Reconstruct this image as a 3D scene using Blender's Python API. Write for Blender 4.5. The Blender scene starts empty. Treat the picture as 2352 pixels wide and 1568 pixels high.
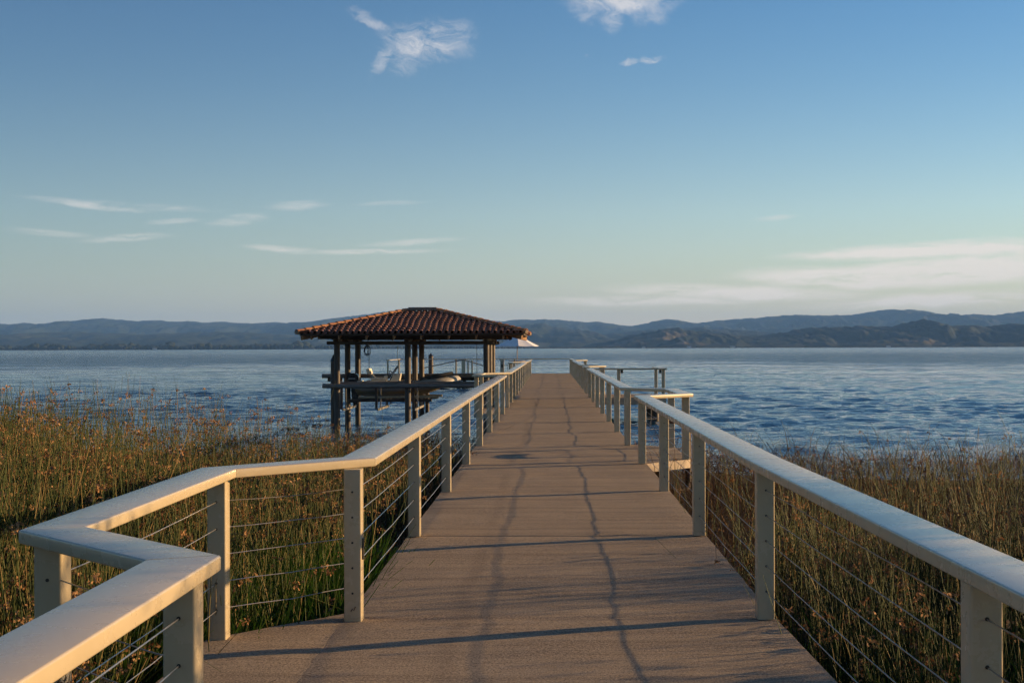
import bpy, bmesh, math, random
import numpy as np
from mathutils import Vector, Matrix, noise as mnoise

R = math.radians
rnd = random.Random(7)
rng = np.random.default_rng(11)
S = bpy.context.scene
COL = S.collection

# ------------------------------------------------------------------ camera
FPX, VPX, VPY, PW, PH = 2950.0, 1263.3, 798.9, 2351.0, 1568.0
CAMZ = 1.78                      # eye height above the pier deck (deck top is z = 0)
WATER = -0.84
cam_d = bpy.data.cameras.new('camera')
cam = bpy.data.objects.new('camera', cam_d)
COL.objects.link(cam)
cam.location = (0, 0, CAMZ)
cam.rotation_euler = (R(90), 0.0033, 0)
cam_d.sensor_width = 36.0
cam_d.lens = FPX / PW * 36.0
cam_d.shift_x = -(VPX - PW / 2) / PW
cam_d.shift_y = (VPY - PH / 2) / PW
cam_d.clip_start = 0.05
cam_d.clip_end = 60000
S.camera = cam

# ------------------------------------------------------------------ sun and sky
SUN_EL = R(10.2)
SUN_AZ = R(90 - 17.0)            # clockwise from +Y: to the right, a little ahead of the camera
sun_dir = Vector((math.sin(SUN_AZ) * math.cos(SUN_EL), math.cos(SUN_AZ) * math.cos(SUN_EL), math.sin(SUN_EL)))
sd = bpy.data.lights.new('sun', 'SUN')
sd.energy = 5.0
sd.angle = R(0.53)
sd.color = (1.0, 0.65, 0.32)
so = bpy.data.objects.new('sun', sd)
COL.objects.link(so)
so.rotation_euler = (-sun_dir).to_track_quat('-Z', 'Y').to_euler()

SKY_STRENGTH = 0.070
SKY_SAT, SKY_HUE, SKY_GAMMA, VEIL = 1.56, 0.504, 1.15, 6.5
CLOUD_LEVEL = 6.0
EXPOSURE = 0.80

world = bpy.data.worlds.new('World')
S.world = world
world.use_nodes = True
world.cycles.sampling_method = 'MANUAL'
world.cycles.sample_map_resolution = 512
wn, wl = world.node_tree.nodes, world.node_tree.links
wn.clear()


class NB:
    """small helper that chains shader nodes"""
    def __init__(s, tree):
        s.n, s.l = tree.nodes, tree.links

    def put(s, sock, v):
        if v is None:
            return
        if isinstance(v, bpy.types.NodeSocket):
            s.l.new(v, sock)
        else:
            sock.default_value = v

    def m(s, op, a=None, b=None, c=None, clamp=False):
        n = s.n.new('ShaderNodeMath')
        n.operation = op
        n.use_clamp = clamp
        for i, v in enumerate((a, b, c)):
            s.put(n.inputs[i], v)
        return n.outputs[0]

    def vm(s, op, a=None, b=None):
        n = s.n.new('ShaderNodeVectorMath')
        n.operation = op
        s.put(n.inputs[0], a)
        s.put(n.inputs[1], b)
        return n.outputs[0]

    def sep(s, v):
        n = s.n.new('ShaderNodeSeparateXYZ')
        s.put(n.inputs[0], v)
        return n.outputs

    def comb(s, x=0.0, y=0.0, z=0.0):
        n = s.n.new('ShaderNodeCombineXYZ')
        for i, v in enumerate((x, y, z)):
            s.put(n.inputs[i], v)
        return n.outputs[0]

    def noise(s, vec=None, scale=5.0, detail=4.0, rough=0.55, dist=0.0, color=False):
        n = s.n.new('ShaderNodeTexNoise')
        s.put(n.inputs['Vector'], vec)
        n.inputs['Scale'].default_value = scale
        n.inputs['Detail'].default_value = detail
        n.inputs['Roughness'].default_value = rough
        n.inputs['Distortion'].default_value = dist
        return n.outputs['Color' if color else 'Fac']

    def mapr(s, v, a, b, c=0.0, d=1.0, smooth=False):
        n = s.n.new('ShaderNodeMapRange')
        n.interpolation_type = 'SMOOTHSTEP' if smooth else 'LINEAR'
        s.put(n.inputs[0], v)
        for i, x in enumerate((a, b, c, d)):
            n.inputs[i + 1].default_value = x
        return n.outputs[0]

    def mix(s, f, a, b, blend='MIX'):
        n = s.n.new('ShaderNodeMix')
        n.data_type = 'RGBA'
        n.blend_type = blend
        s.put(n.inputs[0], f)
        s.put(n.inputs[6], a if isinstance(a, bpy.types.NodeSocket) else (*a, 1))
        s.put(n.inputs[7], b if isinstance(b, bpy.types.NodeSocket) else (*b, 1))
        return n.outputs[2]

    def ramp(s, v, stops):
        n = s.n.new('ShaderNodeValToRGB')
        s.put(n.inputs[0], v)
        e = n.color_ramp.elements
        while len(e) < len(stops):
            e.new(0.5)
        for i, (p, c) in enumerate(stops):
            e[i].position = p
            e[i].color = (*c, 1)
        return n.outputs[0]

    def bump(s, h, strength=0.3, dist=0.01, normal=None):
        n = s.n.new('ShaderNodeBump')
        n.inputs['Strength'].default_value = strength
        n.inputs['Distance'].default_value = dist
        s.put(n.inputs['Height'], h)
        if normal is not None:
            s.put(n.inputs['Normal'], normal)
        return n.outputs[0]


wb = NB(world.node_tree)
sky = wn.new('ShaderNodeTexSky')
sky.sky_type = 'NISHITA'
sky.sun_disc = False
sky.sun_elevation = SUN_EL
sky.sun_rotation = SUN_AZ
sky.altitude = 400
sky.air_density = 1.0
sky.dust_density = 0.4
sky.ozone_density = 1.6
tc = wn.new('ShaderNodeTexCoord')
dx, dy, dz = wb.sep(tc.outputs['Generated'])
az = wb.m('ARCTAN2', dx, dy)
hz = wb.m('SQRT', wb.m('ADD', wb.m('MULTIPLY', dx, dx), wb.m('MULTIPLY', dy, dy)))
el = wb.m('DIVIDE', dz, hz)
# wisps: wind-warped coordinates, then soft ellipses torn by stretched noise
warp = wb.noise(wb.comb(az, el, 0.0), 16.0, 6.0, 0.66, color=True)
wx, wy, _ = wb.sep(warp)
azw = wb.m('ADD', az, wb.m('MULTIPLY', wb.m('SUBTRACT', wx, 0.5), 0.034))
elw = wb.m('ADD', el, wb.m('MULTIPLY', wb.m('SUBTRACT', wy, 0.5), 0.020))


def sky_at(x, y):
    a = math.atan((x - VPX) / FPX)
    return a, (VPY - y - 0.0033 * (x - VPX)) / FPX * math.cos(a)


# x, y, half length, half width, tilt (deg, up to the right), weight, grain (0 tufted, 1 streaked)
CLOUDS = [
    (985, 95, 118, 50, 4, 1.0, 0), (850, 45, 62, 16, -27, .75, 0), (885, 132, 62, 18, 52, .7, 0),
    (1050, 78, 50, 34, 35, .75, 0), (955, 140, 70, 30, 20, .5, 0),
    (1430, 5, 140, 26, 0, 1.2, 0), (1405, 40, 34, 40, 0, .8, 0), (1345, 28, 45, 34, -30, .55, 0), (1500, 30, 60, 30, 20, .5, 0),
    (1445, 143, 30, 8, 10, .8, 0), (1502, 133, 36, 9, 6, .9, 0), (1347, 135, 10, 4, 0, .9, 0), 
    (200, 470, 140, 8, -5, .5, 1), (340, 474, 180, 9, -2, .34, 1), (300, 545, 130, 9, 5, .38, 1), (110, 535, 120, 8, -3, .32, 1),
    (545, 505, 80, 13, 9, .42, 1), (400, 508, 70, 7, 5, .32, 1), (680, 472, 90, 11, 2, .38, 1), (900, 467, 100, 6, 3, .28, 1), 
    (640, 570, 90, 8, -3, .45, 1), (840, 579, 200, 6, 1, .5, 1), (940, 558, 130, 8, 4, .4, 1), 
    (1780, 500, 60, 7, 5, .3, 1),
    (2120, 575, 300, 17, 2, 1.2, 1), (2280, 570, 160, 20, 0, .8, 1), (2200, 622, 380, 28, 3, 1.4, 1), (1950, 640, 260, 24, -2, 1.1, 1),
    (1700, 672, 300, 17, -2, 1.1, 1), (1500, 690, 330, 12, 0, .7, 1), (2150, 690, 330, 16, 2, .9, 1), (2420, 600, 200, 40, 0, 1.0, 1),
]
tuft = wb.noise(wb.comb(wb.m('ADD', wb.m('MULTIPLY', azw, 0.75), wb.m('MULTIPLY', elw, -0.5)), wb.m('ADD', wb.m('MULTIPLY', elw, 1.3), wb.m('MULTIPLY', azw, 0.5)), 0.3), 55.0, 8.0, 0.70, 0.9)
streak = wb.noise(wb.comb(wb.m('MULTIPLY', azw, 0.14), wb.m('MULTIPLY', elw, 1.5), 0.7), 110.0, 6.0, 0.66, 0.5)
grain = (wb.mapr(tuft, 0.30, 0.78), wb.mapr(streak, 0.25, 0.60))
sky_uv = wb.comb(azw, elw, 0.0)
azs = wb.m('ADD', az, wb.m('MULTIPLY', wb.m('SUBTRACT', azw, az), 0.5))
els = wb.m('ADD', el, wb.m('MULTIPLY', wb.m('SUBTRACT', elw, el), 0.22))
sky_uv2 = wb.comb(azs, els, 0.0)
total = None
for (x, y, rl, rw, tilt, wgt, g) in CLOUDS:
    a0, e0 = sky_at(x, y)
    mp = wn.new('ShaderNodeMapping')
    mp.vector_type = 'TEXTURE'
    wl.new(sky_uv2 if g else sky_uv, mp.inputs[0])
    mp.inputs['Location'].default_value = (a0, e0, 0)
    mp.inputs['Rotation'].default_value = (0, 0, R(tilt))
    mp.inputs['Scale'].default_value = (rl * 1.35 / FPX, rw * 1.6 / FPX, 1)
    d = wn.new('ShaderNodeVectorMath')
    d.operation = 'LENGTH'
    wl.new(mp.outputs[0], d.inputs[0])
    k = wb.m('MULTIPLY', wb.mapr(d.outputs['Value'], 1.0, 0.15, 0.0, wgt, True), grain[g])
    total = k if total is None else wb.m('SMOOTH_MAX', total, k, 0.12)
cover = wb.mapr(total, 0.04, 0.75, 0.0, 0.92)
lowwarm = wb.mapr(el, 0.02, 0.20)
ccol = wb.mix(lowwarm, (CLOUD_LEVEL * 1.55, CLOUD_LEVEL * 1.38, CLOUD_LEVEL * 1.18), (CLOUD_LEVEL * 0.95, CLOUD_LEVEL * 0.95, CLOUD_LEVEL))
hs = wn.new('ShaderNodeHueSaturation')
hs.inputs['Saturation'].default_value = SKY_SAT
hs.inputs['Hue'].default_value = SKY_HUE
wl.new(sky.outputs[0], hs.inputs['Color'])
gm = wn.new('ShaderNodeGamma')
wl.new(hs.outputs[0], gm.inputs['Color'])
gm.inputs['Gamma'].default_value = SKY_GAMMA
veil = wb.m('MULTIPLY', wb.m('EXPONENT', wb.m('MULTIPLY', wb.m('MAXIMUM', el, 0.0), -9.0)), 0.64)
base_sky = wb.mix(veil, gm.outputs[0], (VEIL * 0.97, VEIL * 0.89, VEIL * 0.95))
glow = wb.m('MULTIPLY', wb.m('EXPONENT', wb.m('MULTIPLY', wb.m('MAXIMUM', el, 0.0), -34.0)), 0.7)
base_sky = wb.mix(glow, base_sky, (VEIL * 1.32, VEIL * 1.08, VEIL * 0.84))
# the clear air dims smoothly away from the sun
toward = wb.m('ADD', wb.m('MULTIPLY', wb.m('DIVIDE', dx, hz), math.sin(SUN_AZ)), wb.m('MULTIPLY', wb.m('DIVIDE', dy, hz), math.cos(SUN_AZ)))
dim = wb.mapr(toward, -0.45, 0.50, 0.66, 1.0, True)
base_sky = wb.mix(1.0, base_sky, wb.comb(wb.m('POWER', dim, 1.35), dim, wb.m('POWER', dim, 0.8)), 'MULTIPLY')
skyc = wb.mix(cover, base_sky, ccol)
bg = wn.new('ShaderNodeBackground')
wl.new(skyc, bg.inputs[0])
bg.inputs[1].default_value = SKY_STRENGTH
wo = wn.new('ShaderNodeOutputWorld')
wl.new(bg.outputs[0], wo.inputs[0])

S.view_settings.view_transform = 'Standard'
S.view_settings.look = 'None'
S.view_settings.gamma = 1.0
S.view_settings.use_curve_mapping = False
S.view_settings.exposure = EXPOSURE
S.render.engine = 'CYCLES'
S.cycles.use_denoising = True
S.cycles.adaptive_threshold = 0.03
S.cycles.max_bounces = 5
S.cycles.diffuse_bounces = 2
S.cycles.glossy_bounces = 3
S.cycles.volume_bounces = 1
S.cycles.transparent_max_bounces = 6
S.cycles.caustics_reflective = False
S.cycles.caustics_refractive = False
S.cycles.sample_clamp_indirect = 6.0

# ------------------------------------------------------------------ materials
MATS = {}


def new_mat(name):
    m = bpy.data.materials.new(name)
    m.use_nodes = True
    nt = m.node_tree
    b = nt.nodes['Principled BSDF']
    MATS[name] = m
    return m, NB(nt), b


def setp(b, **kw):
    for k, v in kw.items():
        key = {'rough': 'Roughness', 'metal': 'Metallic', 'spec': 'Specular IOR Level', 'ior': 'IOR', 'coat': 'Coat Weight'}.get(k, k)
        b.inputs[key].default_value = v


def simple(name, col, var=0.12, scale=6.0, rough=0.6, metal=0.0, bump=0.0, bscale=60.0, dirt=None, dirt_amt=0.5, stretch=(1, 1, 1), spec=0.5):
    """base colour with soft variation, optional dirt blotches and fine relief"""
    m, n, b = new_mat(name)
    geo = n.n.new('ShaderNodeNewGeometry')
    pos = n.vm('MULTIPLY', geo.outputs['Position'], stretch)
    f = n.noise(pos, scale, 5.0, 0.6)
    lo = tuple(c * (1 - var) for c in col)
    hi = tuple(min(1, c * (1 + var)) for c in col)
    c = n.mix(n.mapr(f, 0.3, 0.7), lo, hi)
    if dirt:
        g = n.noise(pos, scale * 0.45, 7.0, 0.68)
        c = n.mix(n.mapr(g, 0.52, 0.78, 0.0, dirt_amt), c, dirt)
    n.l.new(c, b.inputs['Base Color'])
    setp(b, rough=rough, metal=metal, spec=spec)
    r = n.mapr(n.noise(pos, scale * 3.1, 3.0), 0.3, 0.7, max(0.03, rough - 0.07), min(1, rough + 0.07))
    n.l.new(r, b.inputs['Roughness'])
    if bump:
        h = n.noise(pos, bscale, 3.0, 0.6)
        n.l.new(n.bump(h, bump, 0.004), b.inputs['Normal'])
    return m


# painted rail metal: satin beige, faint scuffs
m, n, b = new_mat('rail_paint')
geo = n.n.new('ShaderNodeNewGeometry')
pos = geo.outputs['Position']
f1 = n.noise(pos, 3.0, 6.0, 0.65)
f2 = n.noise(n.vm('MULTIPLY', pos, (1, 1, 3)), 21.0, 6.0, 0.7, 1.2)
c = n.mix(n.mapr(f1, 0.3, 0.7), (0.47, 0.385, 0.245), (0.52, 0.43, 0.28))
c = n.mix(n.mapr(f2, 0.64, 0.82, 0.0, 0.3), c, (0.27, 0.23, 0.175))
f4 = n.noise(n.vm('MULTIPLY', pos, (1, 1, 0.15)), 1.7, 7.0, 0.72, 0.8)
c = n.mix(n.mapr(f4, 0.56, 0.80, 0.0, 0.25), c, (0.30, 0.26, 0.20))
f3 = n.noise(pos, 95.0, 2.0, 0.5)
c = n.mix(n.mapr(f3, 0.77, 0.82, 0.0, 0.4), c, (0.16, 0.13, 0.1))
n.l.new(c, b.inputs['Base Color'])
n.l.new(n.mapr(f1, 0.3, 0.75, 0.24, 0.31), b.inputs['Roughness'])
setp(b, coat=0.3)
b.inputs['Coat Roughness'].default_value = 0.22

# broomed concrete deck with a painted cable-shadow line, stains, light laitance
m, n, b = new_mat('deck_concrete')
geo = n.n.new('ShaderNodeNewGeometry')
pos = geo.outputs['Position']
px, py, pz = n.sep(pos)
blot = n.noise(pos, 0.9, 6.0, 0.6)
c = n.mix(n.mapr(blot, 0.3, 0.7), (0.325, 0.25, 0.162), (0.435, 0.34, 0.222))
broom = n.noise(n.vm('MULTIPLY', pos, (1.2, 34.0, 1.0)), 1.6, 5.0, 0.65)
c = n.mix(n.mapr(broom, 0.42, 0.72, 0.0, 0.6), c, (0.15, 0.115, 0.082))
bands = n.noise(n.vm('MULTIPLY', pos, (0.22, 5.0, 1.0)), 1.0, 6.0, 0.7, 0.3)
c = n.mix(n.mapr(bands, 0.46, 0.66, 0.0, 0.7), c, (0.15, 0.115, 0.082))
grit = n.noise(pos, 62.0, 4.0, 0.78)
c = n.mix(n.mapr(grit, 0.46, 0.66, 0.0, 0.8), c, (0.58, 0.45, 0.31))
grit2 = n.noise(n.vm('ADD', pos, (5.1, 2.2, 0)), 75.0, 4.0, 0.78)
c = n.mix(n.mapr(grit2, 0.48, 0.64, 0.0, 0.8), c, (0.085, 0.064, 0.048))


def wander(x0, a1, s1, a2, s2, seed):
    v = n.comb(seed, py, 0.0)
    w1 = n.m('MULTIPLY', n.m('SUBTRACT', n.noise(v, s1, 2.0), 0.5), a1)
    w2 = n.m('MULTIPLY', n.m('SUBTRACT', n.noise(v, s2, 3.0), 0.5), a2)
    return n.m('ABSOLUTE', n.m('SUBTRACT', px, n.m('ADD', n.m('ADD', w1, w2), x0)))


d2 = wander(-0.55, 0.6, 0.18, 0.2, 0.9, 14.7)
brk2 = n.mapr(n.noise(n.comb(21.0, py, 0.0), 0.30, 2.0), 0.34, 0.5)
cable_shade = n.m('MULTIPLY', n.mapr(d2, 0.10, 0.01, 0.0, 0.22, True), brk2)  # soft shadow of a railing cable, painted faintly along the deck
c = n.mix(cable_shade, c, (0.12, 0.095, 0.075))
n.l.new(c, b.inputs['Base Color'])
setp(b, rough=0.95, spec=0.08)
hgt = n.m('ADD', n.m('MULTIPLY', grit, 0.5), n.m('MULTIPLY', broom, 0.8))
n.l.new(n.bump(hgt, 0.7, 0.007), b.inputs['Normal'])

simple('slab_edge', (0.44, 0.35, 0.25), 0.15, 5, 0.8, bump=0.3, dirt=(0.2, 0.16, 0.12))
simple('cable_steel', (0.46, 0.43, 0.38), 0.1, 9, 0.38, metal=0.85)
simple('dark_fitting', (0.05, 0.042, 0.035), 0.2, 20, 0.5, metal=0.4)
simple('pile_steel', (0.072, 0.058, 0.048), 0.35, 3.5, 0.6, metal=0.1, bump=0.25, bscale=40, dirt=(0.20, 0.12, 0.07), dirt_amt=0.5, stretch=(1, 1, 0.45))
simple('pile_white', (0.62, 0.58, 0.5), 0.12, 4, 0.5, dirt=(0.35, 0.29, 0.2))
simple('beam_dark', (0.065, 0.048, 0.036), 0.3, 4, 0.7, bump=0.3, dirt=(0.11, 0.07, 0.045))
simple('timber_lit', (0.36, 0.19, 0.085), 0.25, 5, 0.75, bump=0.3, bscale=50, stretch=(0.3, 1, 1), dirt=(0.16, 0.085, 0.04))  # roof timber with the sunlit tone put into its base colour
simple('timber_pale', (0.42, 0.36, 0.25), 0.2, 8, 0.75, bump=0.2)
simple('pipe_grey', (0.20, 0.175, 0.155), 0.2, 5, 0.5, metal=0.2, bump=0.15, dirt=(0.08, 0.065, 0.055))
simple('galvanised', (0.30, 0.285, 0.26), 0.2, 8, 0.5, metal=0.5, dirt=(0.15, 0.10, 0.06))
simple('mortar', (0.30, 0.22, 0.15), 0.2, 9, 0.9, bump=0.5, bscale=30)
simple('boat_tube', (0.40, 0.375, 0.34), 0.07, 4, 0.48, dirt=(0.27, 0.24, 0.2), dirt_amt=0.35)
simple('boat_tube_trim', (0.055, 0.05, 0.048), 0.1, 4, 0.55)
simple('boat_hull', (0.40, 0.33, 0.18), 0.2, 3.0, 0.42, dirt=(0.13, 0.10, 0.045), dirt_amt=0.7, stretch=(0.5, 1, 3))
simple('gelcoat', (0.62, 0.57, 0.48), 0.06, 5, 0.35)
simple('cushion', (0.70, 0.66, 0.58), 0.08, 8, 0.7)
simple('smoked', (0.03, 0.03, 0.034), 0.1, 3, 0.2)
simple('motor_black', (0.028, 0.03, 0.036), 0.15, 5, 0.28)
simple('motor_silver', (0.42, 0.42, 0.42), 0.1, 5, 0.4)
simple('letter_black', (0.02, 0.02, 0.022), 0.1, 5, 0.6)
simple('sticker_orange', (0.55, 0.22, 0.03), 0.1, 5, 0.6)
simple('rope_dark', (0.045, 0.04, 0.036), 0.2, 30, 0.9)
simple('canvas_white', (0.78, 0.76, 0.74), 0.04, 5, 0.85, bump=0.15)
simple('wood_table', (0.30, 0.18, 0.09), 0.2, 7, 0.6)
simple('rusty_pipe', (0.10, 0.058, 0.036), 0.35, 9, 0.75, bump=0.4, bscale=50, dirt=(0.03, 0.024, 0.02))
simple('mud', (0.058, 0.046, 0.030), 0.35, 0.8, 0.9, bump=0.6, bscale=7, dirt=(0.03, 0.024, 0.016), dirt_amt=0.7)
simple('house_white', (0.72, 0.70, 0.65), 0.05, 0.2, 0.8)
simple('house_roof', (0.20, 0.15, 0.12), 0.1, 0.2, 0.8)
simple('window_dark', (0.03, 0.035, 0.04), 0.1, 0.5, 0.25)
simple('bark', (0.10, 0.075, 0.05), 0.3, 6, 0.9, bump=0.6)

# roof clay: each tile its own fired shade (random per object), plus burn marks
m, n, b = new_mat('clay_tile')
oi = n.n.new('ShaderNodeObjectInfo')
geo = n.n.new('ShaderNodeNewGeometry')
f = n.noise(geo.outputs['Position'], 7.0, 5.0, 0.6)
at = n.n.new('ShaderNodeAttribute')
at.attribute_name = 'tint'
v = n.m('ADD', n.m('MULTIPLY', oi.outputs['Random'], 0.8), n.m('MULTIPLY', at.outputs['Fac'], 1.0))
v = n.m('FRACT', v)
c = n.ramp(v, [(0.0, (0.23, 0.105, 0.072)), (0.30, (0.36, 0.155, 0.095)), (0.6, (0.50, 0.215, 0.115)), (0.85, (0.31, 0.145, 0.10)), (1.0, (0.60, 0.31, 0.17))])
c = n.mix(n.mapr(f, 0.45, 0.72, 0.0, 0.6), c, (0.10, 0.055, 0.045))
n.l.new(c, b.inputs['Base Color'])
setp(b, rough=0.72, spec=0.4)
n.l.new(n.bump(n.noise(geo.outputs['Position'], 60.0, 3.0), 0.3, 0.004), b.inputs['Normal'])
m, n, b = new_mat('clay_ridge')
geo = n.n.new('ShaderNodeNewGeometry')
oi = n.n.new('ShaderNodeObjectInfo')
f = n.noise(geo.outputs['Position'], 9.0, 5.0, 0.6)
c = n.ramp(n.m('FRACT', n.m('ADD', oi.outputs['Random'], n.m('MULTIPLY', f, 0.3))), [(0, (0.40, 0.165, 0.065)), (0.5, (0.48, 0.21, 0.08)), (1, (0.34, 0.14, 0.065))])
n.l.new(c, b.inputs['Base Color'])
setp(b, rough=0.75, spec=0.35)

# lake
m, n, b = new_mat('lake_water')
geo = n.n.new('ShaderNodeNewGeometry')
pos = geo.outputs['Position']
px, py, pz = n.sep(pos)
b.inputs['Base Color'].default_value = (0.010, 0.046, 0.090, 1)
setp(b, rough=0.06, ior=1.333, spec=0.5)
rip1 = n.noise(n.vm('MULTIPLY', pos, (1.0, 1.7, 1.0)), 3.6, 4.0, 0.55, 0.3)
swell = n.noise(n.vm('MULTIPLY', pos, (0.42, 1.0, 1.0)), 0.045, 9.0, 0.53, 0.0)
h = n.m('MULTIPLY', n.m('MULTIPLY', rip1, 0.06), n.mapr(py, 60.0, 420.0, 1.0, 0.0))
h = n.m('ADD', h, n.m('MULTIPLY', n.m('MULTIPLY', swell, 6.0), n.mapr(py, 30.0, 300.0, 0.03, 1.0)))
bn = n.n.new('ShaderNodeBump')
bn.inputs['Strength'].default_value = 1.0
bn.inputs['Distance'].default_value = 1.0
n.l.new(h, bn.inputs['Height'])
n.l.new(bn.outputs[0], b.inputs['Normal'])
n.l.new(n.mapr(py, 60.0, 900.0, 0.025, 0.12), b.inputs['Roughness'])

# hills
m, n, b = new_mat('hill_cover')
geo = n.n.new('ShaderNodeNewGeometry')
pos = geo.outputs['Position']
f = n.noise(pos, 0.0022, 7.0, 0.62, 0.5)
g = n.noise(pos, 0.02, 5.0, 0.65)
c = n.mix(n.mapr(g, 0.35, 0.65), (0.013, 0.023, 0.014), (0.036, 0.046, 0.026))
c = n.mix(n.mapr(f, 0.56, 0.70, 0.0, 0.28), c, (0.12, 0.105, 0.065))
at = n.n.new('ShaderNodeAttribute')
at.attribute_name = 'dry'
c = n.mix(at.outputs['Fac'], c, (0.23, 0.175, 0.095))
n.l.new(c, b.inputs['Base Color'])
setp(b, rough=0.95, spec=0.1)
n.l.new(n.bump(g, 0.6, 10.0), b.inputs['Normal'])

m, n, b = new_mat('far_trees')
geo = n.n.new('ShaderNodeNewGeometry')
f = n.noise(geo.outputs['Position'], 0.09, 4.0, 0.6)
c = n.ramp(f, [(0.3, (0.012, 0.019, 0.009)), (0.55, (0.028, 0.036, 0.015)), (0.75, (0.07, 0.062, 0.027))])
n.l.new(c, b.inputs['Base Color'])
setp(b, rough=0.95, spec=0.1)
n.l.new(n.bump(n.noise(geo.outputs['Position'], 0.5, 3.0), 0.9, 1.5), b.inputs['Normal'])


def leafy(name, stops, rough=0.55, trans=0.25, spec=0.3):
    m, n, b = new_mat(name)
    at = n.n.new('ShaderNodeAttribute')
    at.attribute_name = 'tint'
    c = n.ramp(at.outputs['Fac'], stops)
    n.l.new(c, b.inputs['Base Color'])
    setp(b, rough=rough, spec=spec)
    if trans:
        tr = n.n.new('ShaderNodeBsdfTranslucent')
        n.l.new(c, tr.inputs[0])
        mx = n.n.new('ShaderNodeMixShader')
        mx.inputs[0].default_value = trans
        n.l.new(b.outputs[0], mx.inputs[1])
        n.l.new(tr.outputs[0], mx.inputs[2])
        n.l.new(mx.outputs[0], n.n['Material Output'].inputs[0])
    return m


leafy('reed_stem', [(0.0, (0.016, 0.034, 0.010)), (0.40, (0.040, 0.060, 0.015)), (0.70, (0.095, 0.092, 0.026)), (1.0, (0.25, 0.165, 0.068))], 0.62, 0.0, 0.15)
leafy('reed_seed', [(0.0, (0.19, 0.092, 0.038)), (0.5, (0.33, 0.165, 0.066)), (1.0, (0.46, 0.26, 0.115))], 0.8, 0.2)
leafy('thatch_straw', [(0.0, (0.09, 0.055, 0.028)), (0.5, (0.23, 0.145, 0.070)), (1.0, (0.42, 0.28, 0.15))], 0.7, 0.1)
leafy('grass_blade', [(0.0, (0.055, 0.13, 0.017)), (0.6, (0.105, 0.235, 0.03)), (1.0, (0.20, 0.28, 0.06))], 0.5, 0.35)
leafy('tree_leaf', [(0.0, (0.035, 0.060, 0.018)), (1.0, (0.08, 0.11, 0.03))], 0.5, 0.3)

# ------------------------------------------------------------------ building helpers


def tag(o, label=None, cat=None, group=None, kind=None):
    for k, v in (('label', label), ('category', cat), ('group', group), ('kind', kind)):
        if v:
            o[k] = v
    return o


def empty(name, loc, label=None, cat=None, group=None):
    o = bpy.data.objects.new(name, None)
    o.empty_display_size = 0.2
    o.location = loc
    COL.objects.link(o)
    return tag(o, label, cat, group)


def link(name, me, mat=None, parent=None, loc=None, rot=None, scale=None):
    """loc is in world space; the parents here carry location only"""
    o = bpy.data.objects.new(name, me)
    COL.objects.link(o)
    if mat and not me.materials:
        me.materials.append(MATS[mat])
    if loc is None:
        loc = Vector((0, 0, 0))
    if parent is not None:
        o.parent = parent
        w = Vector((0, 0, 0))
        p = parent
        while p is not None:
            w += p.location
            p = p.parent
        o.location = Vector(loc) - w
    else:
        o.location = loc
    if rot:
        o.rotation_euler = rot
    if scale:
        o.scale = scale
    return o


def smooth(me, ang=38):
    me.shade_smooth()
    me.set_sharp_from_angle(angle=R(ang))
    return me


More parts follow.
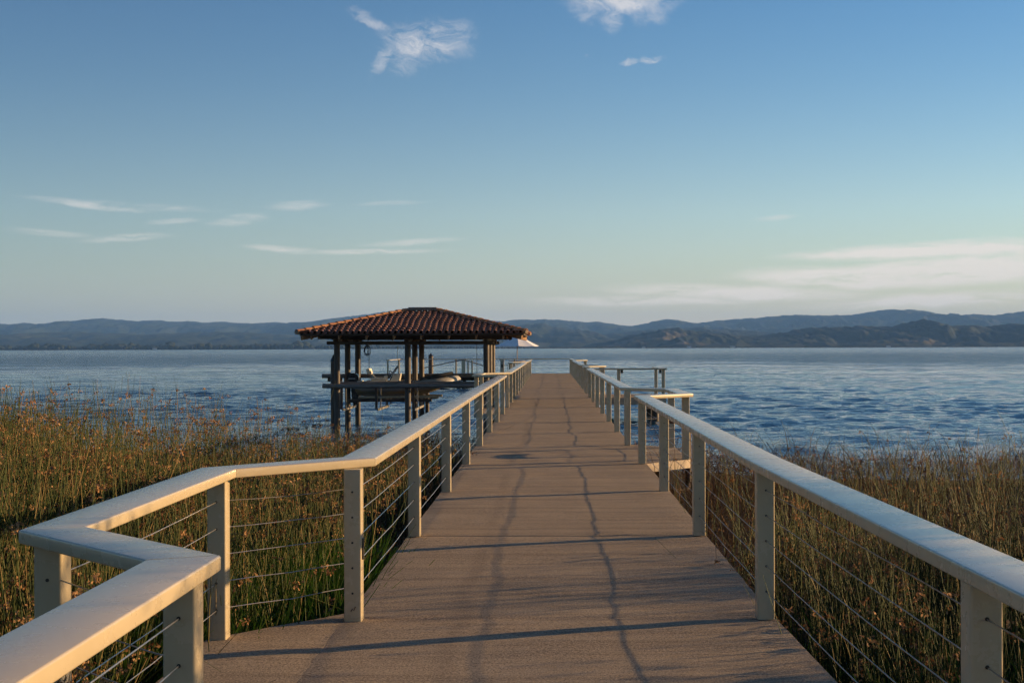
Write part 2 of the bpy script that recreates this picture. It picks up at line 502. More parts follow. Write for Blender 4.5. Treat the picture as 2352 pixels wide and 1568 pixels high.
class MB:
    def __init__(s):
        s.v, s.f = [], []

    def add(s, vs, fs):
        o = len(s.v)
        s.v += [tuple(v) for v in vs]
        s.f += [tuple(i + o for i in f) for f in fs]
        return s

    def box(s, c, size, rot=None, cham=0.0):
        hx, hy, hz = (d / 2 for d in size)
        if cham <= 0:
            vs = [Vector((x, y, z)) for x in (-hx, hx) for y in (-hy, hy) for z in (-hz, hz)]
            fs = [(0, 1, 3, 2), (4, 6, 7, 5), (0, 4, 5, 1), (2, 3, 7, 6), (0, 2, 6, 4), (1, 5, 7, 3)]
        else:
            k = cham
            vs, fs = [], []
            for z, q in ((-hz, k), (-hz + k, 0), (hz - k, 0), (hz, k)):
                ax, ay = hx - q, hy - q
                vs += [Vector((-ax, -ay, z)), Vector((ax, -ay, z)), Vector((ax, ay, z)), Vector((-ax, ay, z))]
            fs = [(3, 2, 1, 0), (12, 13, 14, 15)]
            for r in range(3):
                for i in range(4):
                    j = (i + 1) % 4
                    fs.append((r * 4 + i, r * 4 + j, r * 4 + 4 + j, r * 4 + 4 + i))
        if rot is not None:
            M = rot if isinstance(rot, Matrix) else Matrix.Rotation(rot, 3, 'Z')
            vs = [M @ v for v in vs]
        c = Vector(c)
        return s.add([v + c for v in vs], fs)

    def bar(s, a, b, w, h, up=(0, 0, 1)):
        a, b = Vector(a), Vector(b)
        d = (b - a)
        L = d.length
        d.normalize()
        side = d.cross(Vector(up)).normalized()
        u = side.cross(d)
        M = Matrix((side, d, u)).transposed()
        return s.box((a + b) / 2, (w, L, h), M)

    def tube(s, path, r, n=8, cap=True):
        path = [Vector(p) for p in path]
        rs = r if isinstance(r, (list, tuple)) else [r] * len(path)
        ref = Vector((0, 0, 1))
        vs = []
        prev = None
        for i, p in enumerate(path):
            t = (path[min(i + 1, len(path) - 1)] - path[max(i - 1, 0)]).normalized()
            if prev is None:
                a = t.cross(ref)
                if a.length < 1e-3:
                    a = t.cross(Vector((1, 0, 0)))
                a.normalize()
            else:
                a = (prev - t * prev.dot(t)).normalized()
            prev = a
            bb = t.cross(a)
            for k in range(n):
                q = 2 * math.pi * k / n
                vs.append(p + (a * math.cos(q) + bb * math.sin(q)) * rs[i])
        fs = []
        for i in range(len(path) - 1):
            for k in range(n):
                j = (k + 1) % n
                fs.append((i * n + k, i * n + j, i * n + n + j, i * n + n + k))
        if cap:
            fs.append(tuple(range(n))[::-1])
            o = (len(path) - 1) * n
            fs.append(tuple(range(o, o + n)))
        return s.add(vs, fs)

    def prism(s, poly, z0, z1, cham=0.0):
        """flat polygon (counter-clockwise) extruded in z with a chamfered top edge"""
        n = len(poly)
        P = [Vector((p[0], p[1])) for p in poly]
        rings = [(0, z0), (0, z1 - cham), (cham, z1)] if cham else [(0, z0), (0, z1)]
        vs = []
        for ins, z in rings:
            for i in range(n):
                a, b_, c_ = P[i - 1], P[i], P[(i + 1) % n]
                if ins:
                    d1 = (b_ - a).normalized()
                    d2 = (c_ - b_).normalized()
                    n1, n2 = Vector((-d1.y, d1.x)), Vector((-d2.y, d2.x))
                    mm = (n1 + n2)
                    mm = mm / max(0.2, mm.dot(n1))
                    q = b_ + mm * ins
                else:
                    q = b_
                vs.append((q.x, q.y, z))
        fs = [tuple(range(n))[::-1]]
        for r in range(len(rings) - 1):
            for i in range(n):
                j = (i + 1) % n
                fs.append((r * n + i, r * n + j, r * n + n + j, r * n + n + i))
        o = (len(rings) - 1) * n
        fs.append(tuple(range(o, o + n)))
        return s.add(vs, fs)

    def mesh(s, name, sm=None, origin=None):
        me = bpy.data.meshes.new(name)
        vs = s.v if origin is None else [(x - origin[0], y - origin[1], z - origin[2]) for x, y, z in s.v]
        me.from_pydata(vs, [], s.f)
        me.update()
        if sm:
            smooth(me, sm)
        return me

    def build(s, name, mat, parent=None, sm=None, loc=None, kind=None):
        if loc is None:
            xs = np.array(s.v)
            loc = ((xs[:, 0].min() + xs[:, 0].max()) / 2, (xs[:, 1].min() + xs[:, 1].max()) / 2, xs[:, 2].min())
            loc = tuple(float(q) for q in loc)
        o = link(name, s.mesh(name, sm, loc), mat, parent, loc)
        if kind:
            o['kind'] = kind
        return o


def np_mesh(name, verts, quads=None, tris=None, attr=None, attr_name='tint'):
    me = bpy.data.meshes.new(name)
    verts = np.asarray(verts, dtype=np.float32)
    me.vertices.add(len(verts))
    me.vertices.foreach_set('co', verts.ravel())
    li, ls, lt = [], [], []
    off = 0
    for arr, k in ((quads, 4), (tris, 3)):
        if arr is not None and len(arr):
            arr = np.asarray(arr, dtype=np.int32)
            li.append(arr.ravel())
            ls.append(off + np.arange(len(arr), dtype=np.int32) * k)
            lt.append(np.full(len(arr), k, dtype=np.int32))
            off += arr.size
    li, ls, lt = np.concatenate(li), np.concatenate(ls), np.concatenate(lt)
    me.loops.add(len(li))
    me.loops.foreach_set('vertex_index', li)
    me.polygons.add(len(ls))
    me.polygons.foreach_set('loop_start', ls)
    try:
        me.polygons.foreach_set('loop_total', lt)
    except Exception:
        pass
    me.update(calc_edges=True)
    if attr is not None:
        a = me.attributes.new(attr_name, 'FLOAT', 'POINT')
        a.data.foreach_set('value', np.asarray(attr, dtype=np.float32))
    return me


def vnoise(x, y, seed=0):
    """smooth value noise on arrays"""
    xi, yi = np.floor(x).astype(np.int64), np.floor(y).astype(np.int64)
    fx, fy = x - xi, y - yi
    fx, fy = fx * fx * (3 - 2 * fx), fy * fy * (3 - 2 * fy)

    def h(a, b_):
        q = (a * 374761393 + b_ * 668265263 + seed * 974711) & 0x7fffffff
        q = ((q ^ (q >> 13)) * 1274126177) & 0x7fffffff
        return ((q ^ (q >> 16)) & 0xffff) / 65535.0
    return (h(xi, yi) * (1 - fx) + h(xi + 1, yi) * fx) * (1 - fy) + (h(xi, yi + 1) * (1 - fx) + h(xi + 1, yi + 1) * fx) * fy


def fbm(x, y, oct=4, seed=0, gain=0.5):
    t, a, s_ = 0.0, 1.0, 0.0
    for i in range(oct):
        t = t + a * vnoise(x * 2 ** i, y * 2 ** i, seed + i * 17)
        s_ += a
        a *= gain
    return t / s_


def axis_points(dense_lo, dense_hi, step, lim_lo, lim_hi, grow):
    pts = list(np.arange(dense_lo, dense_hi + 1e-6, step))
    d, q = step, dense_hi
    while q < lim_hi:
        d *= grow
        q += d
        pts.append(q)
    d, q = step, dense_lo
    while q > lim_lo:
        d *= grow
        q -= d
        pts.insert(0, q)
    return np.array(pts)


def grid_mesh(name, xs, ys, zf, attr=None, attr_name='tint'):
    X, Y = np.meshgrid(xs, ys)
    Z = zf(X, Y)
    v = np.stack([X, Y, Z], -1).reshape(-1, 3)
    nx, ny = len(xs), len(ys)
    i = (np.arange(ny - 1)[:, None] * nx + np.arange(nx - 1)[None, :]).ravel()
    q = np.stack([i, i + 1, i + nx + 1, i + nx], -1)
    return np_mesh(name, v, q, attr=attr(X, Y, Z).ravel() if attr else None, attr_name=attr_name)


# ------------------------------------------------------------------ terrain, lake, hills


def shore_y(x):
    """where the bank meets the water"""
    l = 31.0 + 1.5 * np.sin(x * 0.35) - 0.05 * (np.minimum(x, -6) + 6)
    r = 25.5 + 1.2 * np.sin(x * 0.5 + 1) + 0.03 * (np.maximum(x, 6) - 6)
    t = np.clip((x + 1.5) / 3.0, 0, 1)
    return l * (1 - t) + r * t


def ground_z(x, y):
    s = shore_y(x)
    d = (y - s)
    z = np.where(d < 0, -0.74 + 0.05 * np.tanh(-d * 0.15), -0.74 - np.minimum(d * 0.22, 2.6))
    z = z + 0.10 * (fbm(x * 0.8, y * 0.8, 3, 5) - 0.5) * (np.abs(x) < 200)
    far = np.clip((y - 5150) / 60.0, 0, 1)
    return z * (1 - far) + far * (0.2 + (y - 5200) * 0.0022)


xs = axis_points(-16, 16, 0.5, -15000, 15000, 1.13)
ys = np.unique(np.concatenate([axis_points(-8, 40, 0.5, -1500, 5100, 1.10), np.linspace(5100, 5400, 12), np.linspace(5500, 18500, 34)]))
me = grid_mesh('terrain', xs, ys, ground_z)
smooth(me, 80)
tag(link('terrain', me, 'mud'), kind='structure')

WV = []
wr = random.Random(3)
for i in range(36):
    lam = 0.34 * (1.067 ** i) * wr.uniform(0.9, 1.1)
    ang = R(-14 + wr.gauss(0, 30))           # ripples running in towards the shore
    amp = 0.0080 * lam ** 0.55 * wr.uniform(0.5, 1.1)
    WV.append((2 * math.pi / lam * math.sin(ang), 2 * math.pi / lam * math.cos(ang), amp, wr.uniform(0, 6.28), lam))


def wave_z(X, Y):
    Z = np.full_like(X, WATER)
    gx = 9.0 * (fbm(X * 0.12, Y * 0.12, 2, 31) - 0.5)
    gy = 9.0 * (fbm(X * 0.12, Y * 0.12, 2, 47) - 0.5)
    gust = 0.55 + 0.9 * fbm(X * 0.06, Y * 0.03, 3, 9)
    gxs, gys = np.abs(np.gradient(X, axis=1)), np.abs(np.gradient(Y, axis=0))
    for kx, ky, a, ph, lam in WV:
        ok = np.clip((2 * math.pi / max(abs(kx), 1e-3) / gxs - 2.0) / 1.6, 0, 1) * np.clip((2 * math.pi / max(abs(ky), 1e-3) / gys - 2.0) / 1.6, 0, 1)
        w = np.sin(kx * (X + gx * 0.3) + ky * (Y + gy * 0.3) + ph)
        Z += a * gust * ok * (w - 0.25 * np.cos(2 * (kx * (X + gx * .3) + ky * (Y + gy * .3) + ph)))
    calm = np.clip((Y - shore_y(X) + 1.0) / 16.0, 0.10, 1)
    return WATER + (Z - WATER) * calm


xs = axis_points(-20, 20, 0.26, -15000, 15000, 1.05)
yl = [22.0]
while yl[-1] < 5300:
    yl.append(yl[-1] + max(0.12, yl[-1] * 0.0056))
me = grid_mesh('lake', xs, np.array(yl), wave_z)
me.shade_smooth()
tag(link('lake', me, 'lake_water'), kind='structure')

SKYLINE = [(-600, 741), (-300, 736), (-120, 742), (0, 745), (41, 743.7), (53, 739.6), (66, 743), (109, 743.7), (141, 736.5), (175, 737.5), (194, 732.8), (241, 730.6), (269, 735), (278, 732.8),
           (300, 736.5), (378, 736.2), (394, 739.6), (431, 737.5), (481, 741.5), (500, 738), (531, 739.6), (572, 743), (619, 739), (653, 741.5), (675, 739.3), (697, 741.5),
           (735, 735.3), (780, 729), (840, 722), (880, 717), (905, 716), (950, 719), (1000, 724), (1040, 726), (1087, 728.7), (1105, 731), (1127, 737), (1157, 737), (1180, 733.7),
           (1205, 733), (1215, 735), (1243, 734), (1285, 734), (1330, 739), (1381, 740), (1431, 746.8), (1461, 747), (1492, 740), (1535, 732), (1593, 742), (1648, 736),
           (1729, 730.6), (1795, 724), (1820, 723), (1870, 725), (1961, 723), (2022, 711.5), (2098, 710), (2148, 719), (2183, 725.6), (2239, 720.5), (2274, 724), (2351, 715),
           (2500, 722), (2700, 712), (2950, 720)]
MIDLINE = [(-600, 768), (-200, 760), (0, 770), (150, 762), (330, 768), (520, 761), (700, 770), (860, 764), (1000, 758), (1100, 757), (1163, 753), (1200, 746), (1239, 741.8), (1275, 750), (1310, 756),
           (1350, 758), (1390, 768), (1440, 762), (1520, 756), (1600, 752), (1680, 757), (1760, 765), (1900, 760), (2100, 752), (2351, 752), (2950, 756)]
NEARLINE = [(1180, 800), (1330, 797), (1416, 780), (1466, 767), (1510, 758), (1552, 752), (1618, 762), (1699, 769.5), (1729, 774.6), (1795, 762), (1860, 754), (1921, 749), (2047, 749), (2090, 738), (2123, 733),
            (2173, 746.8), (2249, 749), (2351, 744), (2500, 748), (2700, 738), (2950, 752)]
HILL_D = {}


def hill(name, line, D, seed, span, depth, patch=None):
    lx = np.array([p[0] for p in line], float)
    lh = np.array([(VPY - p[1] - 0.0033 * (p[0] - VPX)) / FPX * D + CAMZ for p in line])
    us = np.linspace(lx[0], lx[-1], span)
    X = (us - VPX) / FPX * D
    H = np.interp(us, lx, lh)
    k = np.array([1, 2, 3, 2, 1]) / 9.0
    H = np.convolve(np.pad(H, 2, mode='edge'), k, 'valid')
    H = H + (fbm(X / 60.0, X * 0 + seed, 3, seed) - 0.5) * 14.0 + (vnoise(X / 16.0, X * 0, seed + 5) - 0.5) * 7.0
    s = np.concatenate([np.linspace(0, 1, 48), np.linspace(1.06, 1.7, 8)])
    XX, SS = np.meshgrid(X, s)
    HH = np.tile(H, (len(s), 1))
    YY = D - depth * (1 - SS)
    prof = np.where(SS <= 1, 0.25 * SS + 0.75 * SS ** 1.7, np.clip(1 - (SS - 1) * 1.2, 0, 1))
    wob = fbm(XX / (D * 0.035), YY / (D * 0.05), 6, seed + 40, 0.55)
    ridg = 1 - np.abs(2 * wob - 1) * 1.7
    amp = np.where(SS <= 1, np.clip(4 * SS * (1 - SS), 0, 1), 0.5 * np.clip(SS - 1, 0, 1))
    Z = HH * np.clip(prof + (ridg - 0.55) * 0.62 * amp, 0, None)
    Z = np.minimum(Z, CAMZ + (HH - CAMZ) * YY / D * np.where(SS < 0.995, 0.975, 1.0))
    Z = np.where(SS < 0.02, -4.0, Z)
    v = np.stack([XX, YY, Z], -1).reshape(-1, 3)
    nx, ny = len(X), len(s)
    i = (np.arange(ny - 1)[:, None] * nx + np.arange(nx - 1)[None, :]).ravel()
    q = np.stack([i, i + 1, i + nx + 1, i + nx], -1)
    dry = np.zeros_like(XX)
    if patch:
        U = XX / D * FPX + VPX
        for (u0, s0, ru, rs) in patch:
            d = ((U - u0) / ru) ** 2 + ((SS - s0) / rs) ** 2 + (fbm(XX / 90, YY / 90, 4, 3) - 0.5) * 1.4
            dry = np.maximum(dry, np.clip((1 - d) * 2.2, 0, 1) * 0.42)
    me = np_mesh(name, v, q, attr=dry.ravel(), attr_name='dry')
    smooth(me, 70)
    tag(link(name, me, 'hill_cover'), kind='structure')


hill('hills_far', SKYLINE, 13500.0, 3, 800, 4200.0)
hill('hills_middle', MIDLINE, 9000.0, 9, 700, 2500.0)
hill('hills_near', NEARLINE, 6200.0, 21, 600, 900.0, [(1490, 0.62, 75, 0.3), (1545, 0.22, 60, 0.10), (2050, 0.25, 60, 0.12), (1400, 0.4, 40, 0.2)])

# far wooded shore: one mass of crowns
v_all, t_all = [], []
ico = bmesh.new()
bmesh.ops.create_icosphere(ico, subdivisions=1, radius=1.0)
iv = np.array([q.co[:] for q in ico.verts])
it = np.array([[q.index for q in f.verts] for f in ico.faces])
ico.free()
off = 0
N = 2600
for i in range(N):
    u = rng.uniform(-250, 2600)
    D = 5225 + rng.uniform(0, 160)
    left = np.clip((1250 - u) / 500, 0, 1)
    gap = fbm(np.array([u / 30.0]), np.array([0.0]), 3, 77)[0]
    hgt = (5.0 + 13.0 * left) * rng.uniform(0.5, 1.15) * (0.45 + 1.05 * gap)
    if rng.random() < 0.03:
        hgt *= 1.5
    w = hgt * rng.uniform(0.45, 0.9)
    x = (u - VPX) / FPX * D
    vv = iv * (1 + rng.uniform(-0.25, 0.25, (len(iv), 1))) * (w, w, hgt * 0.6) + (x, D, hgt * 0.5)
    v_all.append(vv)
    t_all.append(it + off)
    off += len(iv)
me = np_mesh('treeline', np.concatenate(v_all), tris=np.concatenate(t_all))
me.shade_smooth()
tag(link('treeline', me, 'far_trees'), 'dark wooded far shore of the lake', 'trees', kind='stuff')

# a few pale houses on the far shore
for k, (u, w, hgt, lab) in enumerate([(1582, 17, 6, 'lone white house below the bare hillside across the lake'), (1478, 14, 5, 'pale house near the foot of the bare slope across the lake'),
                                      (1682, 20, 6, 'wide white house on the far shore, right of the lone white one'), (2040, 15, 5, 'small white house on the far shore under the right-hand peak'),
                                      (355, 15, 5, 'white house at the far waterline near the photo left edge'), (770, 15, 5, 'pale far shore house just left of the boathouse roof')]):
    D = 5212.0
    x = (u - VPX) / FPX * D
    h = empty('shore_house', (x, D, 0.6), lab, 'house', 'houses on the far shore')
    MB().box((x, D, 0.6 + hgt / 2), (w, 9, hgt)).build('wall', 'house_white', h)
    mb = MB()
    z0 = 0.6 + hgt
    mb.add([(x - w / 2 - .6, D - 5.2, z0 + .003), (x + w / 2 + .6, D - 5.2, z0 + .003), (x + w / 2 + .6, D + 5.2, z0 + .003), (x - w / 2 - .6, D + 5.2, z0 + .003), (x - w / 2 + 2, D, z0 + 2.6), (x + w / 2 - 2, D, z0 + 2.6)],
           [(3, 2, 1, 0), (0, 1, 5, 4), (2, 3, 4, 5), (1, 2, 5), (3, 0, 4)])
    mb.build('roof', 'house_roof', h)
    for q in (-0.25, 0.25):
        MB().box((x + q * w, D - 4.55, 0.6 + hgt * 0.5), (2.2, 0.12, 1.8)).build('window', 'window_dark', h)

# ------------------------------------------------------------------ pier
SP = 3.755                                  # post and slab pitch
Y0 = 8.46


def row(k):
    return Y0 + SP * k


XL, XR = -1.295, 1.408                      # railing centre lines
BO = 0.75                                   # how far the bays step out
EL, ER = -1.365, 1.48                       # deck edges
pier = empty('pier', (0, 46, WATER), 'long straight concrete pier with stepped-out bays running out into the lake', 'pier')
slab_n = 0


def slab(poly, z1=0.0, th=0.14):
    global slab_n
    # tiny level and tone differences between pours
    dzv = 0.0025 * math.sin(slab_n * 2.7)
    slab_n += 1
    # hand-floated top: a few millimetres of waviness that low sun picks out
    P4 = [Vector((p[0], p[1])) for p in poly]
    nu = max(2, int(((P4[1] - P4[0]).length + (P4[2] - P4[3]).length) / 2 / 0.14))
    nv = max(2, int(((P4[3] - P4[0]).length + (P4[2] - P4[1]).length) / 2 / 0.14))
    U, V = np.meshgrid(np.linspace(0, 1, nu + 1), np.linspace(0, 1, nv + 1))
    X = ((1 - U) * (1 - V) * P4[0].x + U * (1 - V) * P4[1].x + U * V * P4[2].x + (1 - U) * V * P4[3].x)
    Y = ((1 - U) * (1 - V) * P4[0].y + U * (1 - V) * P4[1].y + U * V * P4[2].y + (1 - U) * V * P4[3].y)
    Z = z1 + dzv + 0.013 * (fbm(X * 1.5, Y * 1.1, 2, 61) - 0.5) + 0.012 * (fbm(X * 2.2 + 9, Y * 4.2, 2, 71) - 0.5)
    rim = (U < 1e-6) | (U > 1 - 1e-6) | (V < 1e-6) | (V > 1 - 1e-6)
    Z = Z - 0.004 * rim
    mb = MB()
    m1 = nu + 1
    vs = [(float(x), float(y), float(z)) for x, y, z in zip(X.ravel(), Y.ravel(), Z.ravel())]
    fs = [(j * m1 + i, j * m1 + i + 1, (j + 1) * m1 + i + 1, (j + 1) * m1 + i) for j in range(nv) for i in range(nu)]
    ring = [i for i in range(nu + 1)] + [j * m1 + nu for j in range(1, nv + 1)] + [nv * m1 + i for i in range(nu - 1, -1, -1)] + [j * m1 for j in range(nv - 1, 0, -1)]
    nb = len(vs)
    vs += [(vs[i][0], vs[i][1], z1 - th) for i in ring]
    for q in range(len(ring)):
        q2 = (q + 1) % len(ring)
        fs.append((ring[q], nb + q, nb + q2, ring[q2]))
    fs.append(tuple(range(nb + len(ring) - 1, nb - 1, -1)))
    mb.add(vs, fs)
    o = mb.build('deck_slab', 'deck_concrete', pier, 50)
    o.data.materials.append(MATS['slab_edge'])
    for p in o.data.polygons:
        if abs(p.normal.z) < 0.3:
            p.material_index = 1
    return o


G = 0.007
BAYS = {  # side, near inner corner y, far inner corner y
    'L': [(4.525, 8.66), (row(7), row(8) + .35), (row(15) - .35, row(16))],
    'R': [(row(3) + .05, row(4) + .25), (51.6, 55.6), (77.3, 81.5)],
}
for k in range(-4, 20):
    a, b_ = row(k) + G, row(k + 1) - G
    w0, w1 = (max(0.0, 0.025 * (row(0) - q)) for q in (a, b_))
    slab([(EL, a), (ER + w0, a), (ER + w1, b_), (EL, b_)])
for side, bays in BAYS.items():
    for (a, b_) in bays:
        if side == 'L':
            e, o_ = EL - .0015, EL - BO
            slab([(o_, a + BO), (e, a), (e, b_), (o_, b_ - BO)])
        else:
            e, o_ = ER + .0015, ER + BO
            slab([(e, a), (o_, a + BO), (o_, b_ - BO), (e, b_)])
# head of the pier, reaching left, and the side platform on the right
HY0, HY1, HX0 = row(20), 90.1, -10.7
nx = 4
for i in range(nx):
    x0 = HX0 + (ER - HX0) * i / nx + G
    x1 = HX0 + (ER - HX0) * (i + 1) / nx - G
    slab([(x0, HY0 + G), (x1, HY0 + G), (x1, HY1), (x0, HY1)])
slab([(ER + G, 46.0), (4.15, 46.0), (4.15, 49.6), (ER + G, 49.6)], th=0.26)
# cross beams and bearing piles below
pile_me = MB().tube([(0, 0, -3.2), (0, 0, -0.36)], 0.13, 12).mesh('pile', 40)
pile_me.materials.append(MATS['pile_steel'])
for k in range(-1, 21):
    y = row(k)
    MB().box((0.05, y, -0.245), (2.55, 0.24, 0.2)).build('cross_beam', 'beam_dark', pier)
    for x in (-1.0, 1.1):
        link('pile', pile_me, None, pier, (x, y, 0))
for x, y in ((-10.2, 84.2), (-10.2, 89.5), (-6, 84.2), (-6, 89.5), (-3, 84.2), (3.8, 46.5), (3.8, 49.2), (1.9, 22)):
    link('pile', pile_me, None, pier, (x, y, 0.2 if x > 3 else 0.19))
MB().box((-6.0, 84.2, -0.245), (9.0, 0.24, 0.2)).build('cross_beam', 'beam_dark', pier)

# ------------------------------------------------------------------ railings
RW, RT, RZ = 0.24, 0.056, 1.047             # rail width, thickness, top height
PWD = 0.115


def rounded(w, h, r, n=3):
    pts = []
    for cx, cy, a0 in ((w / 2 - r, h / 2 - r, 0), (-w / 2 + r, h / 2 - r, 90), (-w / 2 + r, -h / 2 + r, 180), (w / 2 - r, -h / 2 + r, 270)):
        for i in range(n + 1):
            a = R(a0 + 90 * i / n)
            pts.append((cx + r * math.cos(a), cy + r * math.sin(a)))
    return pts


RPROF = rounded(RW, RT, 0.008)
PPROF = rounded(PWD, PWD, 0.012)


def extrude_prof(prof, p0, p1, d0=None, d1=None, gap0=0.0, gap1=0.0):
    """profile (across, up) swept from p0 to p1 with ends cut on the mitre planes d0 / d1 (plane normals)"""
    p0, p1 = Vector(p0), Vector(p1)
    d = (p1 - p0).normalized()
    side = Vector((d.y, -d.x, 0))
    mb = MB()
    vs = []
    for p, nn, g in ((p0, d0, gap0), (p1, d1, -gap1)):
        nn = Vector(nn) if nn is not None else d
        for a, u in prof:
            q = p + side * a + Vector((0, 0, u))
            t = (p - q).dot(nn) / d.dot(nn)
            vs.append(q + d * (t + g))
    n_ = len(prof)
    fs = [tuple(range(n_)), tuple(range(n_, 2 * n_))[::-1]]
    for i in range(n_):
        j = (i + 1) % n_
        fs.append((i, i + n_, j + n_, j))
    return mb.add(vs, fs)


def post_mesh():
    mb = MB()
    n_ = len(PPROF)
    vs = [(a, b_, 0.001) for a, b_ in PPROF] + [(a, b_, RZ - RT) for a, b_ in PPROF]
    fs = [tuple(range(n_))[::-1], tuple(range(n_, 2 * n_))]
    for i in range(n_):
        j = (i + 1) % n_
        fs.append((i, j, j + n_, i + n_))
    mb.add(vs, fs)
    me = mb.mesh('post', 40)
    me.materials.append(MATS['rail_paint'])
    return me


POST = post_mesh()
CZ = (0.185, 0.35, 0.515, 0.68, 0.845)


def railing(path, posts, label, ends=(True, True), cables=True, split=2 * SP, name='railing', group=None, hole=None):
    path = [Vector((p[0], p[1], RZ - RT / 2)) for p in path]
    root = empty(name, (path[0].x, path[0].y, 0), label, 'railing', group)
    dirs = [(path[i + 1] - path[i]).normalized() for i in range(len(path) - 1)]
    for i in range(len(path) - 1):
        nd0 = (dirs[i] + dirs[i - 1]).normalized() if i > 0 else None
        nd1 = (dirs[i] + dirs[i + 1]).normalized() if i < len(dirs) - 1 else None
        L = (path[i + 1] - path[i]).length
        m_ = max(1, int(round(L / split)))
        for k in range(m_):
            a = path[i] + dirs[i] * L * k / m_
            b_ = path[i] + dirs[i] * L * (k + 1) / m_
            # lengths of rail never line up perfectly
            j = Vector((0, 0, 0.0008 * math.sin(k * 3.1 + i)))
            extrude_prof(RPROF, a + j, b_ + j, nd0 if k == 0 else None, nd1 if k == m_ - 1 else None, 0.0018, 0.0018).build('top_rail', 'rail_paint', root, 40)
    for (x, y) in posts:
        link('post', POST, None, root, (x, y, 0))
    if cables:
        for z in CZ:
            for i in range(len(path) - 1):
                a, b_ = path[i].copy(), path[i + 1].copy()
                a.z = b_.z = z
                L = (b_ - a).length
                ns = max(1, int(round(L / SP)))
                pts = []
                for k in range(ns * 4 + 1):
                    t = k / (ns * 4)
                    p = a.lerp(b_, t)
                    p.z -= (0.007 + 0.006 * math.sin(int(t * ns - 1e-6) * 2.3 + z * 9)) * math.sin(math.pi * ((t * ns) % 1.0)) ** 2 - 0.002 * math.sin(k * 2.9 + z * 31)
                    pts.append(p)
                MB().tube(pts, 0.0030, 5, False).build('cable', 'cable_steel', root, 60)
    return root


def bay_path(side, x, bays, y_start, y_end):
    s_ = -1 if side == 'L' else 1
    pts = [(x, y_start)]
    for a, b_ in bays:
        pts += [(x, a), (x + s_ * BO, a + BO), (x + s_ * BO, b_ - BO), (x, b_)]
    pts.append((x, y_end))
    return pts


def bay_posts(side, x, bays, rows):
    s_ = -1 if side == 'L' else 1
    out = []
    for a, b_ in bays:
        out += [(x, a), (x + s_ * BO, a + BO), (x + s_ * BO, b_ - BO)]
        if b_ - 0.22 not in rows:
            out.append((x, b_ - 0.22))
    for y in rows:
        if all(y < a - 1.0 or y > b_ + 1.0 for a, b_ in bays):
            out.append((x, y))
    return out


rowsL = [row(k) for k in range(-3, 21)]
left = railing(bay_path('L', XL, BAYS['L'], -3.0, row(20) - .05), bay_posts('L', XL, BAYS['L'], rowsL),
               'cream metal cable railing along the pier side facing the boathouse')
rowsR1 = [row(k) for k in range(-3, 11)]
bp = bay_path('R', XR, BAYS['R'][:1], row(0), 46.1)
right1 = railing([(1.66, -3.0)] + bp, [p for p in bay_posts('R', XR, BAYS['R'][:1], rowsR1) if p[1] > 8] + [(1.497, 4.47), (1.58, 0.7)],
                 'cream metal cable railing opposite the boathouse, with the wide bright top nearest the camera')
rowsR2 = [row(k) for k in range(11, 22)]
right2 = railing(bay_path('R', XR, BAYS['R'][1:], row(11), 90.0) + [(HX0 + .1, 90.0), (HX0 + .1, HY0 + .2)],
                 bay_posts('R', XR, BAYS['R'][1:], rowsR2) + [(XR, 90.0), (-2.5, 90.0), (-6.6, 90.0), (HX0 + .1, 90.0), (HX0 + .1, HY0 + .25)],
                 'cream railing beyond the side platform that turns across the far end of the pier')
plat = railing([(XR + .14, 46.06), (4.05, 46.06), (4.05, 49.5)], [(2.45, 46.06), (4.05, 46.06), (4.05, 49.3)],
               'short cream railing round the side platform on the open water side')
# dark clip and screw on the bay post beside the path
MB().box((XL + .062, 8.43, 0.47), (0.012, 0.035, 0.14), cham=0.003).build('latch_plate', 'dark_fitting', left)
MB().tube([(XL - .01, 8.37, .07), (XL + .0, 8.375, .085), (XL + .01, 8.37, .075), (XL + .02, 8.375, .1)], 0.0035, 5).build('hook', 'dark_fitting', left)
# lamp boxes on the platform posts
for x in (2.56, 3.93):
    MB().box((x, 45.985, 0.93), (0.09, 0.03, 0.12), cham=0.006).build('junction_box', 'dark_fitting', plat)

# cable end fittings on the nearest posts
fit = MB().tube([(0, -0.0605, 0), (0, -0.0565, 0)], 0.0075, 8).mesh('cable_fitting', 40)
fit.materials.append(MATS['dark_fitting'])
for root, x, ys_ in ((left, XL, [4.525, row(0) - .02, row(1), row(2), row(3)]), (left, XL - BO, [4.525 + BO, 8.66 - BO]), (right1, 1.497, [4.47]), (right1, XR, [row(0), row(1), row(2), row(3) + .05])):
    for y in ys_:
        for z in CZ:
            link('cable_fitting', fit, None, root, (x, y, z))

# rusty bent standpipe at the right bay
mb = MB()
mb.tube([(2.10, 22.35, .50), (2.16, 22.1, .54), (2.285, 21.8, .55), (2.31, 21.6, .50), (2.31, 21.55, .38), (2.31, 21.55, -.45), (2.29, 21.5, -.56), (2.20, 21.4, -.60), (2.0, 21.2, -.60)], 0.05, 10)
pp = mb.build('standpipe', 'rusty_pipe', None, 40)
tag(pp, 'rusty bent pipe rising beside the near right-hand bay of the pier', 'pipe')

